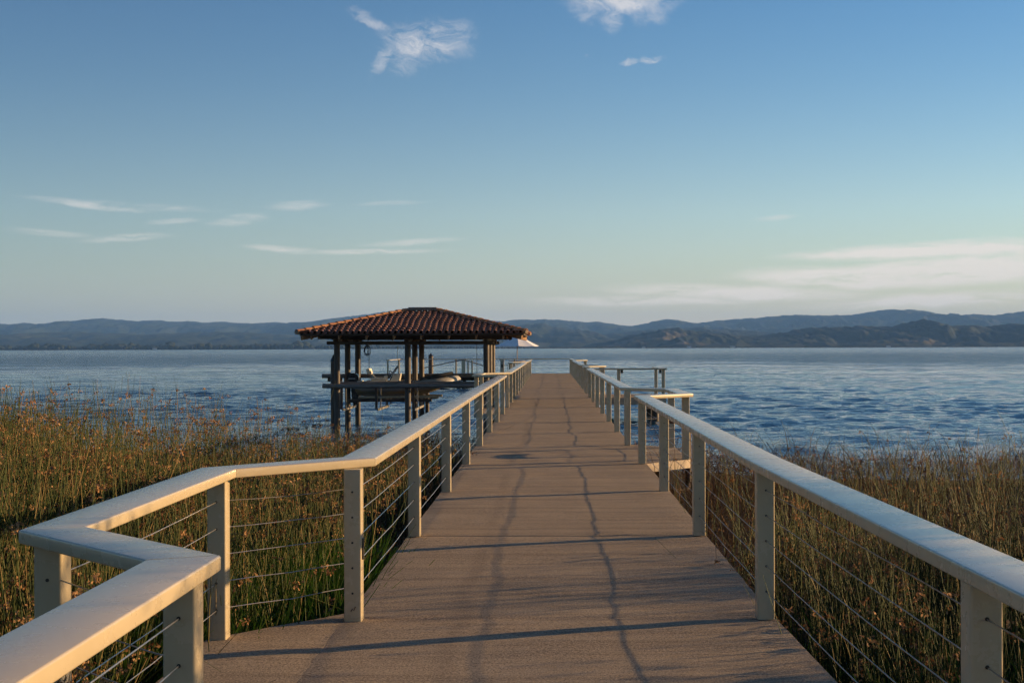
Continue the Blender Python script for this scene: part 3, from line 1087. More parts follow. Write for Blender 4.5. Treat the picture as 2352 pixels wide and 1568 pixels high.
# ------------------------------------------------------------------ boathouse
FY, MY, BY = 40.0, 42.1, 44.3
CX = (-6.64, -4.437, -1.99)
bh = empty('boathouse', (-4.2, 42.1, WATER), 'open boathouse on dark steel piles with low hipped clay tile roof', 'boathouse')
pm = MB().tube([(0, 0, -3.4), (0, 0, 1.91)], 0.094, 16).mesh('pile', 40)
pm.materials.append(MATS['pile_steel'])
for y in (FY, MY, BY):
    for x in CX:
        link('pile', pm, None, bh, (x, y, 0))
        MB().box((x + .02, y, 2.04), (0.26, 0.2, 0.068)).build('bearing_block', 'timber_pale', bh)
    MB().box((-4.35, y, 1.958), (5.2, 0.13, 0.098)).build('header_beam', 'beam_dark', bh)
    MB().box((-4.25, y - .28 if y == FY else y + (.28 if y == BY else 0), 2.142), (5.85, 0.12, 0.135)).build('plate_beam', 'beam_dark', bh)
for x in (-7.12, -1.34):                       # timber ends, sunshine painted in by a brighter material
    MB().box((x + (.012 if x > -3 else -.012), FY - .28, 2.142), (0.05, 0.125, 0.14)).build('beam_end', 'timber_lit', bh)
for x in CX:
    MB().box((x, 42.15, 2.035), (0.10, 5.0, 0.058)).build('tie_beam', 'beam_dark', bh)

EX0, EX1, EY0, EY1 = -7.58, -0.80, 38.85, 45.45      # eaves
RX0, RX1, RY = -4.62, -3.72, 42.15                   # ridge
EZ, RDZ = 2.225, 2.96
deckm = MB()
cs = [(EX0, EY0, EZ), (EX1, EY0, EZ), (EX1, EY1, EZ), (EX0, EY1, EZ), (RX0, RY, RDZ), (RX1, RY, RDZ)]
cu = [(x, y, z - 0.05) for x, y, z in cs]
deckm.add(cs + cu, [(0, 1, 5, 4), (1, 2, 5), (2, 3, 4, 5), (3, 0, 4), (10, 11, 7, 6), (11, 8, 7), (11, 10, 9, 8), (10, 6, 9), (0, 6, 7, 1), (1, 7, 8, 2), (2, 8, 9, 3), (3, 9, 6, 0)])
deckm.build('roof_deck', 'beam_dark', bh)
slope_f = math.atan2(RDZ - EZ, RY - EY0)
# rafters
k = 0
x = EX0 + 0.35
while x < EX1 - 0.2:
    run = RY - EY0
    lim = 1.0
    if x < RX0:
        lim = (x - EX0) / (RX0 - EX0)
    if x > RX1:
        lim = (EX1 - x) / (EX1 - RX1)
    y1 = EY0 + run * lim
    z1 = EZ + (RDZ - EZ) * lim
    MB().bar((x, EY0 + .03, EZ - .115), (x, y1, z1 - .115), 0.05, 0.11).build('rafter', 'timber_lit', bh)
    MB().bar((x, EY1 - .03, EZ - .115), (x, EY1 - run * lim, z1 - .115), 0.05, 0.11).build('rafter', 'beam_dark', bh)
    x += 0.83
for (ex, rx) in ((EX0, RX0), (EX1, RX1)):
    for ey in (EY0, EY1):
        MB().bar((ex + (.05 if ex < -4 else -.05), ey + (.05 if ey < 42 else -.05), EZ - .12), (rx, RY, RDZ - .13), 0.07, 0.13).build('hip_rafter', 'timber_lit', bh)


def barrel(r0, r1, L, up=True, n=6, th=0.012, arc=180):
    """half-round clay tile lying along +Y, wide end at y = 0"""
    mb = MB()
    vs = []
    for y, r in ((0, r0), (L, r1)):
        for q in (r, r - th):
            for i in range(n + 1):
                a = R(90 - arc / 2 + arc * i / n)
                vs.append((q * math.cos(a), y, q * math.sin(a) * (1 if up else -1) * 0.85))
    m_ = n + 1
    fs = []
    for i in range(n):
        fs.append((i, i + 1, 2 * m_ + i + 1, 2 * m_ + i))
        fs.append((m_ + i + 1, m_ + i, 3 * m_ + i, 3 * m_ + i + 1))
        fs.append((i + 1, i, m_ + i, m_ + i + 1))
    fs += [(0, 2 * m_, 3 * m_, m_), (n, m_ + n, 3 * m_ + n, 2 * m_ + n)]
    mb.add(vs, fs)
    return mb


TILE = barrel(0.080, 0.060, 0.38, th=0.018).mesh('roof_tile', 50)
TILE.materials.append(MATS['clay_tile'])
PITCH, EXPO = 0.186, 0.285
ncol = int((EX1 - EX0) / PITCH)
rows_n = int((RY - EY0) / math.cos(slope_f) / EXPO)
back_v, back_f, back_t = [], [], []
tv = np.array([v.co[:] for v in TILE.vertices])
tf = [tuple(p.vertices) for p in TILE.polygons]
PANV = [(x, y, z) for x, y, z in barrel(0.07, 0.07, 0.38, False, 4).v]
PANF = barrel(0.07, 0.07, 0.38, False, 4).f
wob = [rnd.uniform(-.5, .5) for _ in range(60)]
tile_count = 0


def side_rows(length, depth, r0, r1):
    """columns and rows of a hipped slope: eave of `length`, ridge from r0 to r1 along it"""
    out = []
    nc = int(length / PITCH)
    for c_ in range(nc + 1):
        u = (c_ + 0.5) * PITCH * length / ((nc + 0.0) * PITCH) if nc else 0
        if u > length:
            continue
        lim = 1.0
        if u < r0:
            lim = u / r0
        if u > r1:
            lim = (length - u) / (length - r1)
        smax = depth * lim
        out.append((u, smax))
    return out


pan_v, pan_f = [], []


def lay(u, s_, frame, sink, dz=0.0, yaw=0.0, jit=0.0):
    """place a tile in a slope frame (origin, along eave, up slope, normal)"""
    o, a, b_, n_ = frame
    return o + a * u + b_ * s_ + n_ * (sink + dz)


SL = {'front': ((EX0, EY0, EZ), (1, 0, 0), (0, RY - EY0, RDZ - EZ), EX1 - EX0, RX0 - EX0, RX1 - EX0),
      'back': ((EX1, EY1, EZ), (-1, 0, 0), (0, RY - EY1, RDZ - EZ), EX1 - EX0, EX1 - RX1, EX1 - RX0),
      'left': ((EX0, EY1, EZ), (0, -1, 0), (RX0 - EX0, 0, RDZ - EZ), EY1 - EY0, EY1 - RY, EY1 - RY + .01),
      'right': ((EX1, EY0, EZ), (0, 1, 0), (RX1 - EX1, 0, RDZ - EZ), EY1 - EY0, RY - EY0, RY - EY0 + .01)}
for nm, (o, a, b_, Ln, r0, r1) in SL.items():
    o, a, bv = Vector(o), Vector(a), Vector(b_)
    depth = bv.length
    bv.normalize()
    nn = a.cross(bv)
    M3 = Matrix((a, bv, nn)).transposed()
    for ci, (u, smax) in enumerate(side_rows(Ln, depth, r0, r1)):
        s_ = -0.07
        ri = 0
        while s_ < smax - 0.12:
            sway = 0.016 * math.sin(ri * 0.9 + ci * 0.35) + 0.007 * wob[(ci * 3 + ri) % 60]
            tilt = 0.05 * wob[(ci * 5 + ri * 7) % 60]
            rot = M3 @ Matrix.Rotation(tilt, 3, 'Z') @ Matrix.Rotation(-0.085, 3, 'X')
            p = o + a * (u + sway) + bv * (s_ + 0.012 * wob[(ci * 11 + ri * 3) % 60]) + nn * (0.062 + 0.005 * wob[(ci + ri * 5) % 60])
            if nm == 'front' and tile_count < 272:
                t_ = link('roof_tile', TILE, None, bh, p)
                t_.rotation_euler = rot.to_euler()
                tile_count += 1
            else:
                off = len(back_v)
                back_v += [tuple(rot @ Vector(q) + p) for q in tv.tolist()]
                back_f += [tuple(i + off for i in f) for f in tf]
                back_t += [rnd.random()] * len(tv)
            # pan tile in the gutter beside it
            pp_ = o + a * (u + sway + PITCH / 2) + bv * s_ + nn * 0.072
            if 0 < u + PITCH / 2 < Ln:
                off = len(pan_v)
                pan_v += [tuple(M3 @ Vector(q) + pp_) for q in PANV]
                pan_f += [tuple(i + off for i in f) for f in PANF]
            s_ += EXPO
            ri += 1
for nm, vv, ff in (('roof_tile_rest', back_v, back_f), ('pan_tiles', pan_v, pan_f)):
    me = bpy.data.meshes.new(nm)
    me.from_pydata(vv, [], ff)
    if nm == 'roof_tile_rest':
        at = me.attributes.new('tint', 'FLOAT', 'POINT')
        at.data.foreach_set('value', np.array(back_t, dtype=np.float32))
    smooth(me, 50)
    ob = link(nm, me, 'clay_tile', bh)
    ob['kind'] = 'stuff'
# hip and ridge caps
CAP = barrel(0.098, 0.078, 0.40).mesh('ridge_tile', 50)
CAP.materials.append(MATS['clay_ridge'])
for (ex, rx) in ((EX0, RX0), (EX1, RX1)):
    for ey in (EY0, EY1):
        a = Vector((ex, ey, EZ + .045))
        d = Vector((rx, RY, RDZ + .05)) - a
        L = d.length
        d.normalize()
        side = d.cross(Vector((0, 0, 1))).normalized()
        up = side.cross(d)
        M3 = Matrix((side, d, up)).transposed()
        s_ = -0.10
        i = 0
        while s_ < L - 0.2:
            t_ = link('ridge_tile', CAP, None, bh, a + d * s_ + up * (0.035 + 0.006 * wob[i % 60]))
            t_.rotation_euler = (M3 @ Matrix.Rotation(-0.045, 3, 'X') @ Matrix.Rotation(0.06 * wob[(i * 7) % 60], 3, 'Z')).to_euler()
            s_ += 0.31
            i += 1
        # mortar plug at the hip foot
        MB().tube([a - d * 0.14 + up * .02, a - d * 0.04 + up * .02], [0.062, 0.07], 9).build('mortar_plug', 'mortar', bh, 40)
MB().box(((RX0 + RX1) / 2, RY, RDZ + .115), (0.92, 0.36, 0.10), cham=0.006).build('ridge_cap', 'house_roof', bh)

# ------------------------------------------------------------------ boat lift
lift = empty('boat_lift', (-4.4, 42.1, WATER), 'steel boat lift of pipes and hanging cradle frames under the tiled roof', 'boat lift')
MB().tube([(-7.06, 39.82, 0.625), (-1.85, 39.82, 0.625)], 0.071, 12).build('side_pipe', 'pipe_grey', lift, 40)
MB().tube([(-6.6, 40.22, 0.705), (-1.9, 40.22, 0.705)], 0.038, 12).build('side_pipe', 'pipe_grey', lift, 40)
MB().tube([(-7.9, 44.5, 0.835), (-1.8, 44.5, 0.835)], 0.075, 12).build('side_pipe', 'pipe_grey', lift, 40)
MB().box((-7.45, 44.46, 0.70), (0.5, 0.1, 0.12)).build('pipe_bracket', 'beam_dark', lift)
MB().tube([(-6.45, 40.9, 0.13), (-3.78, 40.9, 0.13)], 0.05, 10).build('cradle_pipe', 'pile_steel', lift, 40)
MB().tube([(-6.45, 43.2, 0.13), (-3.78, 43.2, 0.13)], 0.05, 10).build('cradle_pipe', 'pile_steel', lift, 40)
for x in (-6.55, -5.46, -4.30):
    for y in (40.3, 42.9):
        MB().box((x, y, 0.25), (0.075, 0.06, 0.74)).build('hanger', 'galvanised' if y > 42 else 'pile_steel', lift)
        MB().box((x + .13, y + .02, 0.27), (0.035, 0.035, 0.7)).build('hanger_brace', 'galvanised', lift)
    MB().bar((x + .05, 40.25, -0.135), (x + .05, 42.95, -0.135), 0.05, 0.07).build('cross_plank', 'galvanised', lift)
for y in (41.5, 42.7):
    MB().box((-4.9, y, 0.215), (2.6, 0.09, 0.07)).build('bunk', 'timber_pale', lift)
MB().tube([(-4.12, 43.0, -3.0), (-4.12, 43.0, 0.30)], 0.07, 10).build('short_pile', 'pile_steel', lift, 40)
for (x, y) in ((-6.42, 40.3), (-6.2, 42.0), (-5.95, 42.2), (-2.4, 42.0), (-2.1, 43.8), (-4.25, 40.2)):
    MB().tube([(x, y, 1.9), (x, y, 0.2)], 0.008, 5, False).build('lift_cable', 'rope_dark', lift)

# ------------------------------------------------------------------ inflatable boat (bow to the right)
BX0, BX1, BYC = -6.25, -2.92, 42.15
boat = empty('inflatable_boat', (-4.6, BYC, 0.2), 'grey rigid inflatable boat with console and black outboard, raised on the lift', 'boat')
HB, TR = 0.70, 0.165
pts, rad = [], []
L = BX1 - BX0
for i in range(41):
    t = i / 40 * 2 - 1                     # -1 near stern, 0 bow, +1 far stern
    q = 1 - abs(t)
    x = BX0 + L * min(1, 1 - (1 - q) ** 1.0)
    if q < 0.72:
        w = HB
    else:
        s_ = (q - 0.72) / 0.28
        w = HB * math.sqrt(max(0, 1 - s_ ** 2.2)) * (1 if abs(t) > 1e-6 else 0)
    x = BX0 + (L - TR) * q
    rise = 0.17 * max(0, (q - 0.35) / 0.65) ** 2
    pts.append((x, BYC + (-w if t < 0 else w), 0.565 + rise))
    rad.append(TR * (1 - 0.10 * max(0, q - 0.6)) * (0.55 if q == 0 else 1.0))
pts.insert(0, (BX0 - 0.22, BYC - HB, 0.565)); rad.insert(0, 0.04)
pts.append((BX0 - 0.22, BYC + HB, 0.565)); rad.append(0.04)
MB().tube(pts, rad, 18).build('tube', 'boat_tube', boat, 60)
ring = []
for p, r in zip(pts[2:-2], rad[2:-2]):
    v = Vector((0, (p[1] - BYC), 0))
    x_out = 1 if abs(p[1] - BYC) < HB * 0.98 else 0
    dvec = Vector((0.9 * x_out * (1 - abs(p[1] - BYC) / HB), (p[1] - BYC) / HB, 0)).normalized() if (x_out or v.length) else Vector((0, 1, 0))
    ring.append(Vector(p) + dvec * (r + 0.004) + Vector((0, 0, -0.03)))
MB().tube(ring, 0.022, 6).build('rubbing_strake', 'boat_tube_trim', boat, 60)
# hull: deep V under the tubes
hv, hf = [], []
NS = 24
for i in range(NS + 1):
    q = i / NS
    x = BX0 - 0.05 + (L - 0.30) * q
    keel = 0.235 + 0.44 * max(0, (q - 0.55) / 0.45) ** 2.2
    bw = 0.66 * (1 - max(0, (q - 0.6) / 0.4) ** 2.2) + 0.01
    rise = 0.17 * max(0, (q - 0.35) / 0.65) ** 2
    chine = max(keel + 0.002, 0.40 + rise * 0.9)
    deck = 0.56 + rise
    sec = [(-bw * 0.96, deck), (-bw, chine + .07), (-bw * 0.90, chine), (-bw * 0.5, (chine + keel) / 2 + .025), (-bw * .46, (chine + keel) / 2), (0, keel),
           (bw * .46, (chine + keel) / 2), (bw * .5, (chine + keel) / 2 + .025), (bw * 0.90, chine), (bw, chine + .07), (bw * 0.96, deck)]
    hv += [(x, BYC + a, z) for a, z in sec]
m_ = 11
for i in range(NS):
    for k in range(m_ - 1):
        hf.append((i * m_ + k, i * m_ + k + 1, (i + 1) * m_ + k + 1, (i + 1) * m_ + k))
    hf.append((i * m_ + m_ - 1, i * m_, (i + 1) * m_, (i + 1) * m_ + m_ - 1))
hf.append(tuple(range(m_)))
hf.append(tuple(range(NS * m_, NS * m_ + m_))[::-1])
mb = MB()
mb.add(hv, hf)
mb.build('hull', 'boat_hull', boat, 25)
MB().box((BX0 + .02, BYC, .62), (0.07, 1.02, 0.22), cham=.01).build('transom', 'gelcoat', boat)
# console, windscreen, wheel, seats
con = MB()
con.add([(-5.30, BYC - .30, .56), (-4.98, BYC - .30, .56), (-4.98, BYC + .30, .56), (-5.30, BYC + .30, .56), (-5.12, BYC - .27, .92), (-4.90, BYC - .27, .96), (-4.90, BYC + .27, .96), (-5.12, BYC + .27, .92)],
        [(3, 2, 1, 0), (4, 5, 6, 7), (0, 1, 5, 4), (1, 2, 6, 5), (2, 3, 7, 6), (3, 0, 4, 7)])
console = con.build('console', 'gelcoat', boat)
ws = MB()
ws.add([(-5.30, BYC - .27, .80), (-5.30, BYC + .27, .80), (-5.00, BYC + .22, 1.22), (-5.00, BYC - .22, 1.22), (-5.27, BYC - .27, .79), (-5.27, BYC + .27, .79), (-4.97, BYC + .22, 1.21), (-4.97, BYC - .22, 1.21)],
       [(0, 1, 2, 3), (7, 6, 5, 4), (0, 3, 7, 4), (1, 5, 6, 2), (3, 2, 6, 7), (0, 4, 5, 1)])
ws.build('windscreen', 'smoked', console)
MB().tube([(-4.94, BYC - .2, .9), (-4.96, BYC - .2, 1.25)], 0.02, 8).build('grab_post', 'gelcoat', console, 40)
MB().tube([(-4.98, BYC - .17, 1.2), (-4.99, BYC - .17, 1.93)], 0.006, 5).build('antenna', 'gelcoat', console)
wheel = [(-5.21 + .02 * math.cos(q) - .05 * math.sin(q), BYC - .02 + .15 * math.cos(q), .93 + .13 * math.sin(q)) for q in [2 * math.pi * k / 16 for k in range(17)]]
MB().tube(wheel, 0.013, 6).build('steering_wheel', 'smoked', console, 60)
seat = MB()
seat.box((-5.62, BYC - .02, .66), (.46, .62, .22), cham=.03)
seat.build('seat_box', 'gelcoat', boat)
MB().box((-5.62, BYC - .02, .80), (.48, .64, .06), cham=.02).build('seat_cushion', 'cushion', boat)
Mx = Matrix.Rotation(R(-14), 3, 'Y')
MB().box((-5.93, BYC - .02, 1.03), (.11, .56, .2), Mx, cham=.03).build('backrest', 'cushion', boat)
for s_ in (-.22, .2):
    MB().tube([(-5.72, BYC + s_, .78), (-5.93, BYC + s_, 1.0)], 0.016, 6).build('backrest_strut', 'motor_silver', boat, 40)
MB().box((-5.36, BYC - .25, .83), (.12, .16, .16), cham=.03).build('fender_pad', 'cushion', boat)
# bow bag, grab lines
MB().tube([(-4.25, BYC - .42, .80), (-3.8, BYC - .36, .86), (-3.45, BYC - .25, .93), (-3.2, BYC - .10, .985)], [.035, .05, .055, .04], 8).build('bow_line_bag', 'boat_tube_trim', boat, 60)
gl = []
for k in range(26):
    x = -4.9 + k * 0.064
    q = (x - BX0) / (L - TR)
    rise = 0.17 * max(0, (q - 0.35) / 0.65) ** 2
    w = HB if q < .72 else HB * math.sqrt(max(0, 1 - ((q - .72) / .28) ** 2.2))
    gl.append((x, BYC - w - .05, 0.565 + rise + TR + .012 - 0.03 * abs(math.sin(k * .8))))
MB().tube(gl, 0.012, 5).build('grab_line', 'rope_dark', boat)
# outboard
om = MB()
prof = [(-.30, .66, .10), (-.30, .74, .15), (-.29, .86, .165), (-.24, .94, .16), (-.12, .985, .15), (.06, .975, .14), (.15, .92, .13), (.18, .82, .13), (.17, .70, .12), (.10, .65, .10)]
vs, fs = [], []
for s_ in (-1, 1):
    vs += [(BX0 - .20 + a, BYC + s_ * w, z) for a, z, w in prof]
np_ = len(prof)
fs = [tuple(range(np_)), tuple(range(np_, 2 * np_))[::-1]]
for i in range(np_):
    j = (i + 1) % np_
    fs.append((i, i + np_, j + np_, j))
om.add(vs, fs)
motor = om.build('outboard_motor', 'motor_black', boat, 60)
MB().box((BX0 - .24, BYC - .168, .80), (.22, .006, .035)).build('cowl_stripe', 'motor_silver', motor)
leg = MB()
leg.add([(BX0 - .30, BYC - .06, .66), (BX0 - .02, BYC - .06, .66), (BX0 - .02, BYC + .06, .66), (BX0 - .30, BYC + .06, .66),
         (BX0 - .26, BYC - .035, .10), (BX0 - .04, BYC - .035, .10), (BX0 - .04, BYC + .035, .10), (BX0 - .26, BYC + .035, .10),
         (BX0 - .20, BYC - .012, -.12), (BX0 - .10, BYC - .012, -.06), (BX0 - .10, BYC + .012, -.06), (BX0 - .20, BYC + .012, -.12)],
        [(0, 1, 2, 3)] + [(a + i, a + 4 + i, a + 4 + (i + 1) % 4, a + (i + 1) % 4) for a in (0, 4) for i in range(4)] + [(11, 10, 9, 8)])
leg.build('motor_leg', 'motor_black', motor)
MB().tube([(BX0 - .34, BYC, .06), (BX0 - .30, BYC, .065), (BX0 - .1, BYC, .06), (BX0 + .04, BYC, .06)], [.03, .055, .055, .01], 10).build('gear_case', 'motor_black', motor, 60)
for k in range(3):
    q = k * 2.094 + .4
    MB().bar((BX0 - .34, BYC + .03 * math.cos(q), .06 + .03 * math.sin(q)), (BX0 - .35, BYC + .125 * math.cos(q), .06 + .125 * math.sin(q)), .07, .012, (1, .3, 0)).build('propeller_blade', 'motor_silver', motor)
MB().box((BX0 - .16, BYC, .16), (.30, .16, .015)).build('cavitation_plate', 'motor_black', motor)


def text(name, body, size, loc, rot, mat, parent, ext=0.002):
    cu_ = bpy.data.curves.new(name, 'FONT')
    cu_.body = body
    cu_.size = size
    cu_.extrude = ext
    cu_.align_x = 'CENTER'
    cu_.align_y = 'CENTER'
    ob = bpy.data.objects.new(name, cu_)
    COL.objects.link(ob)
    dg = bpy.context.evaluated_depsgraph_get()
    me_ = bpy.data.meshes.new_from_object(ob.evaluated_get(dg))
    bpy.data.objects.remove(ob)
    o = link(name, me_, None, parent, loc, rot)
    me_.materials.clear()
    me_.materials.append(MATS[mat])
    return o


# registration characters along the near bow tube
tx = -3.62
q = (tx - BX0) / (L - TR)
text('registration_number', 'CF 8957 RC', 0.105, (tx + .02, BYC - HB * .86 - TR - .012, .675), (R(90), R(-8), R(9)), 'letter_black', boat)
MB().box((-4.05, BYC - HB - TR - .004, .635), (.07, .006, .05), Matrix.Rotation(R(-5), 3, 'Y')).build('registration_sticker', 'sticker_orange', boat)

# ------------------------------------------------------------------ hanging rope, mooring piles
mb = MB()
for k in range(5):
    w_, h_ = 0.085 + .02 * math.sin(k * 2.2), 0.15 + .02 * math.cos(k * 1.7)
    pth = []
    for j in range(25):
        q = 2 * math.pi * j / 24
        pth.append((-6.30 + .03 * math.sin(k * 1.9) + w_ * math.sin(q), BY - .16 + .01 * k, 1.73 + .02 * math.cos(k) + h_ * math.cos(q) - .03 * abs(math.sin(q))))
    mb.tube(pth, 0.0085, 5, False)
mb.tube([(-6.30, BY - .14, 1.91), (-6.30, BY - .14, 1.80), (-6.28, BY - .14, 1.62), (-6.31, BY - .14, 1.53), (-6.25, BY - .14, 1.5)], 0.009, 5)
tag(mb.build('rope_coil', 'rope_dark'), 'coil of dark rope hanging from the back beam of the boathouse', 'rope')


def mooring(x, y, r, top, label):
    e = empty('mooring_pile', (x, y, WATER), label, 'pile', 'free-standing mooring piles')
    MB().tube([(x, y, -3.4), (x, y, top - .22)], r, 16).build('shaft', 'pile_steel', e, 40)
    MB().tube([(x, y, top - .219), (x, y, top - .20), (x, y, top)], [r * 1.12, r * 1.12, 0.012], 16).build('cap', 'smoked', e, 40)


mooring(-7.27, 43.1, 0.10, 1.58, 'dark pointed mooring pile behind the outermost front boathouse pile')
mooring(-8.45, 90.9, 0.17, 1.45, 'dark pointed mooring pile seen past the far end of the pier')

# ------------------------------------------------------------------ things on the pier head
UX, UY = -2.22, 86.2
um = empty('patio_umbrella', (UX, UY, 0), 'white patio umbrella open over the table at the pier head', 'umbrella')
MB().tube([(UX, UY, 0.001), (UX, UY, 2.82)], 0.024, 10).build('pole', 'wood_table', um, 40)
NP, RU = 8, 1.46
zc, zr = 2.74, 1.92
for k in range(NP):
    q0, q1 = 2 * math.pi * (k + .12) / NP, 2 * math.pi * (k + 1.12) / NP
    vs, fs = [], []
    nr, na = 5, 4
    for th_ in (0, -0.006):
        for i in range(nr + 1):
            rr = 0.04 + (RU - .04) * i / nr
            for j in range(na + 1):
                q = q0 + (q1 - q0) * j / na
                chord = math.cos((q1 - q0) / 2) / math.cos(q - (q0 + q1) / 2)
                sag = -0.05 * math.sin(math.pi * i / nr) - 0.03 * math.sin(math.pi * j / na) * (i / nr)
                zz = zc + (zr - zc) * (i / nr) + sag + th_
                vs.append((UX + rr * chord * math.cos(q), UY + rr * chord * math.sin(q), zz))
    st = (nr + 1) * (na + 1)
    for i in range(nr):
        for j in range(na):
            a = i * (na + 1) + j
            fs.append((a, a + na + 1, a + na + 2, a + 1))
            fs.append((st + a, st + a + 1, st + a + na + 2, st + a + na + 1))
    for j in range(na):
        a = nr * (na + 1) + j
        fs.append((a, st + a, st + a + 1, a + 1))
    mb = MB()
    mb.add(vs, fs)
    mb.build('canopy_panel', 'canvas_white', um, 60)
    qm = q0
    MB().tube([(UX + .05 * math.cos(qm), UY + .05 * math.sin(qm), 2.64), (UX + RU * .97 * math.cos(qm), UY + RU * .97 * math.sin(qm), zr - .012)], 0.009, 5).build('rib', 'wood_table', um)
MB().tube([(UX, UY, 2.74), (UX, UY, 2.80), (UX, UY, 2.88)], [.05, .04, .006], 10).build('finial', 'wood_table', um, 40)

tb = empty('bar_table', (UX, UY, 0), 'round bar-height table under the white umbrella', 'table')
ring_t = [(UX + .55 * math.cos(2 * math.pi * k / 24), UY + .55 * math.sin(2 * math.pi * k / 24)) for k in range(24)]
hole_gap = MB()
hole_gap.prism(ring_t, 0.90, 0.935, 0.006).build('table_top', 'wood_table', tb)
for k in range(4):
    q = math.pi / 4 + k * math.pi / 2
    MB().bar((UX + .42 * math.cos(q), UY + .42 * math.sin(q), 0.0), (UX + .3 * math.cos(q), UY + .3 * math.sin(q), 0.90), .05, .05, (1, 0.2, 0)).build('leg', 'wood_table', tb)


def chair(x, y, face, label):
    e = empty('wire_chair', (x, y, 0), label, 'chair', 'black chairs at the bar table')
    c_, s_ = math.cos(face), math.sin(face)

    def P(a, b_, z):
        return (x + a * c_ - b_ * s_, y + a * s_ + b_ * c_, z)
    mb = MB()
    mb.prism([P(-.21, -.21, 0)[:2], P(.21, -.21, 0)[:2], P(.21, .21, 0)[:2], P(-.21, .21, 0)[:2]], .62, .65, .004)
    mb.build('seat', 'smoked', e)
    for a in (-.19, .19):
        for b_ in (-.19, .19):
            MB().tube([P(a * 1.1, b_ * 1.1, 0.0), P(a, b_, .62)], .014, 6).build('leg', 'smoked', e, 40)
    for b_ in (-.19, 0, .19):
        MB().tube([P(-.2, b_, .65), P(-.25, b_, 1.02)], .012, 6).build('back_rod', 'smoked', e, 40)
    for z in (.84, 1.02):
        MB().tube([P(-.225 - (z - .84) * .14, -.2, z), P(-.225 - (z - .84) * .14, .2, z)], .014, 6).build('back_rail', 'smoked', e, 40)


chair(UX - .78, UY - .25, R(15), 'black wire chair on the boathouse side of the bar table')
chair(UX + .55, UY + .8, R(235), 'black wire chair behind the bar table at the pier head')

pe = empty('dock_pedestal', (-3.15, 84.1, 0), 'pale wooden pedestal standing at the edge of the pier head', 'pedestal')
MB().box((-3.15, 84.1, .46), (.24, .24, .92), cham=.012).build('body', 'timber_pale', pe)
MB().box((-3.15, 84.1, .98), (.30, .30, .10), cham=.03).build('cap', 'timber_pale', pe)
MB().box((-3.15, 83.972, .62), (.12, .02, .18), cham=.004).build('socket_panel', 'dark_fitting', pe)

gw = empty('gangway_railing', (-5.6, 83.75, 0), 'pale gate posts with sloping handrails at the pier head gangway', 'handrail')
for x, w in ((-5.66, .24), (-5.36, .10), (-5.10, .10)):
    MB().box((x, 83.75, .50), (w, .12, .998), cham=.008).build('post', 'rail_paint', gw)
MB().tube([(-5.66, 83.70, 1.045), (-8.4, 83.70, .47)], .032, 8).build('handrail', 'pipe_grey', gw, 40)
MB().tube([(-5.66, 83.80, 1.045), (-4.30, 83.80, .62)], .032, 8).build('handrail', 'pipe_grey', gw, 40)
MB().box((-8.4, 83.70, .235), (.06, .06, .47)).build('post', 'rail_paint', gw)
MB().box((-4.30, 83.80, .31), (.06, .06, .62)).build('post', 'rail_paint', gw)

# small dangling reed head caught on the right-hand cables
dr = empty('dangling_seed_head', (1.345, 10.5, 0.03), 'tiny brown seed head dangling on a thread at the right deck edge', 'seed head')
MB().tube([(1.345, 10.5, 0.185), (1.35, 10.49, 0.05)], 0.0022, 4).build('thread', 'rope_dark', dr)
mb = MB()
for k in range(12):
    q, w = rnd.uniform(0, 6.28), rnd.uniform(.01, .035)
    mb.bar((1.35, 10.49, .045), (1.35 + w * math.cos(q), 10.49 + w * math.sin(q), .045 - rnd.uniform(0, .035)), .008, .006, (0.3, .2, 1))
mb.build('seeds', 'timber_lit', dr)

# ------------------------------------------------------------------ reeds


def stems(P, H, lean, az_, bend, rad, tint, K=4, sides=3, kink=None):
    """tapering rush stems. P (n,3) roots, H lengths, lean (rad), az_ lean heading, bend extra droop"""
    n_ = len(P)
    t = np.linspace(0, 1, K)[None, :]
    ang = lean[:, None] + bend[:, None] * t ** 2
    if kink is not None:
        ang = ang + np.where(t > kink[:, None], 1.5, 0.0)
    step = (H / (K - 1))[:, None]
    hor = np.concatenate([np.zeros((n_, 1)), np.cumsum(np.sin(ang[:, :-1]) * step, 1)], 1)
    ver = np.concatenate([np.zeros((n_, 1)), np.cumsum(np.cos(ang[:, :-1]) * step, 1)], 1)
    X = P[:, 0:1] + hor * np.cos(az_)[:, None]
    Y = P[:, 1:2] + hor * np.sin(az_)[:, None]
    Z = P[:, 2:3] + ver
    r = rad[:, None] * (1 - 0.62 * t ** 1.6)
    q = 2 * np.pi * np.arange(sides) / sides
    V = np.zeros((n_, K, sides, 3), np.float32)
    V[..., 0] = X[:, :, None] + r[:, :, None] * np.cos(q)
    V[..., 1] = Y[:, :, None] + r[:, :, None] * np.sin(q)
    V[..., 2] = Z[:, :, None]
    base = (np.arange(n_) * K * sides)[:, None, None]
    kk = (np.arange(K - 1) * sides)[None, :, None]
    ss = np.arange(sides)[None, None, :]
    s2 = (np.arange(sides) + 1) % sides
    a = base + kk + ss
    b2 = base + kk + s2[None, None, :]
    quads = np.stack([a, b2, b2 + sides, a + sides], -1).reshape(-1, 4)
    T = np.repeat(tint, K * sides)
    tip = np.stack([X, Y, Z], -1)
    return V.reshape(-1, 3), quads, T, tip


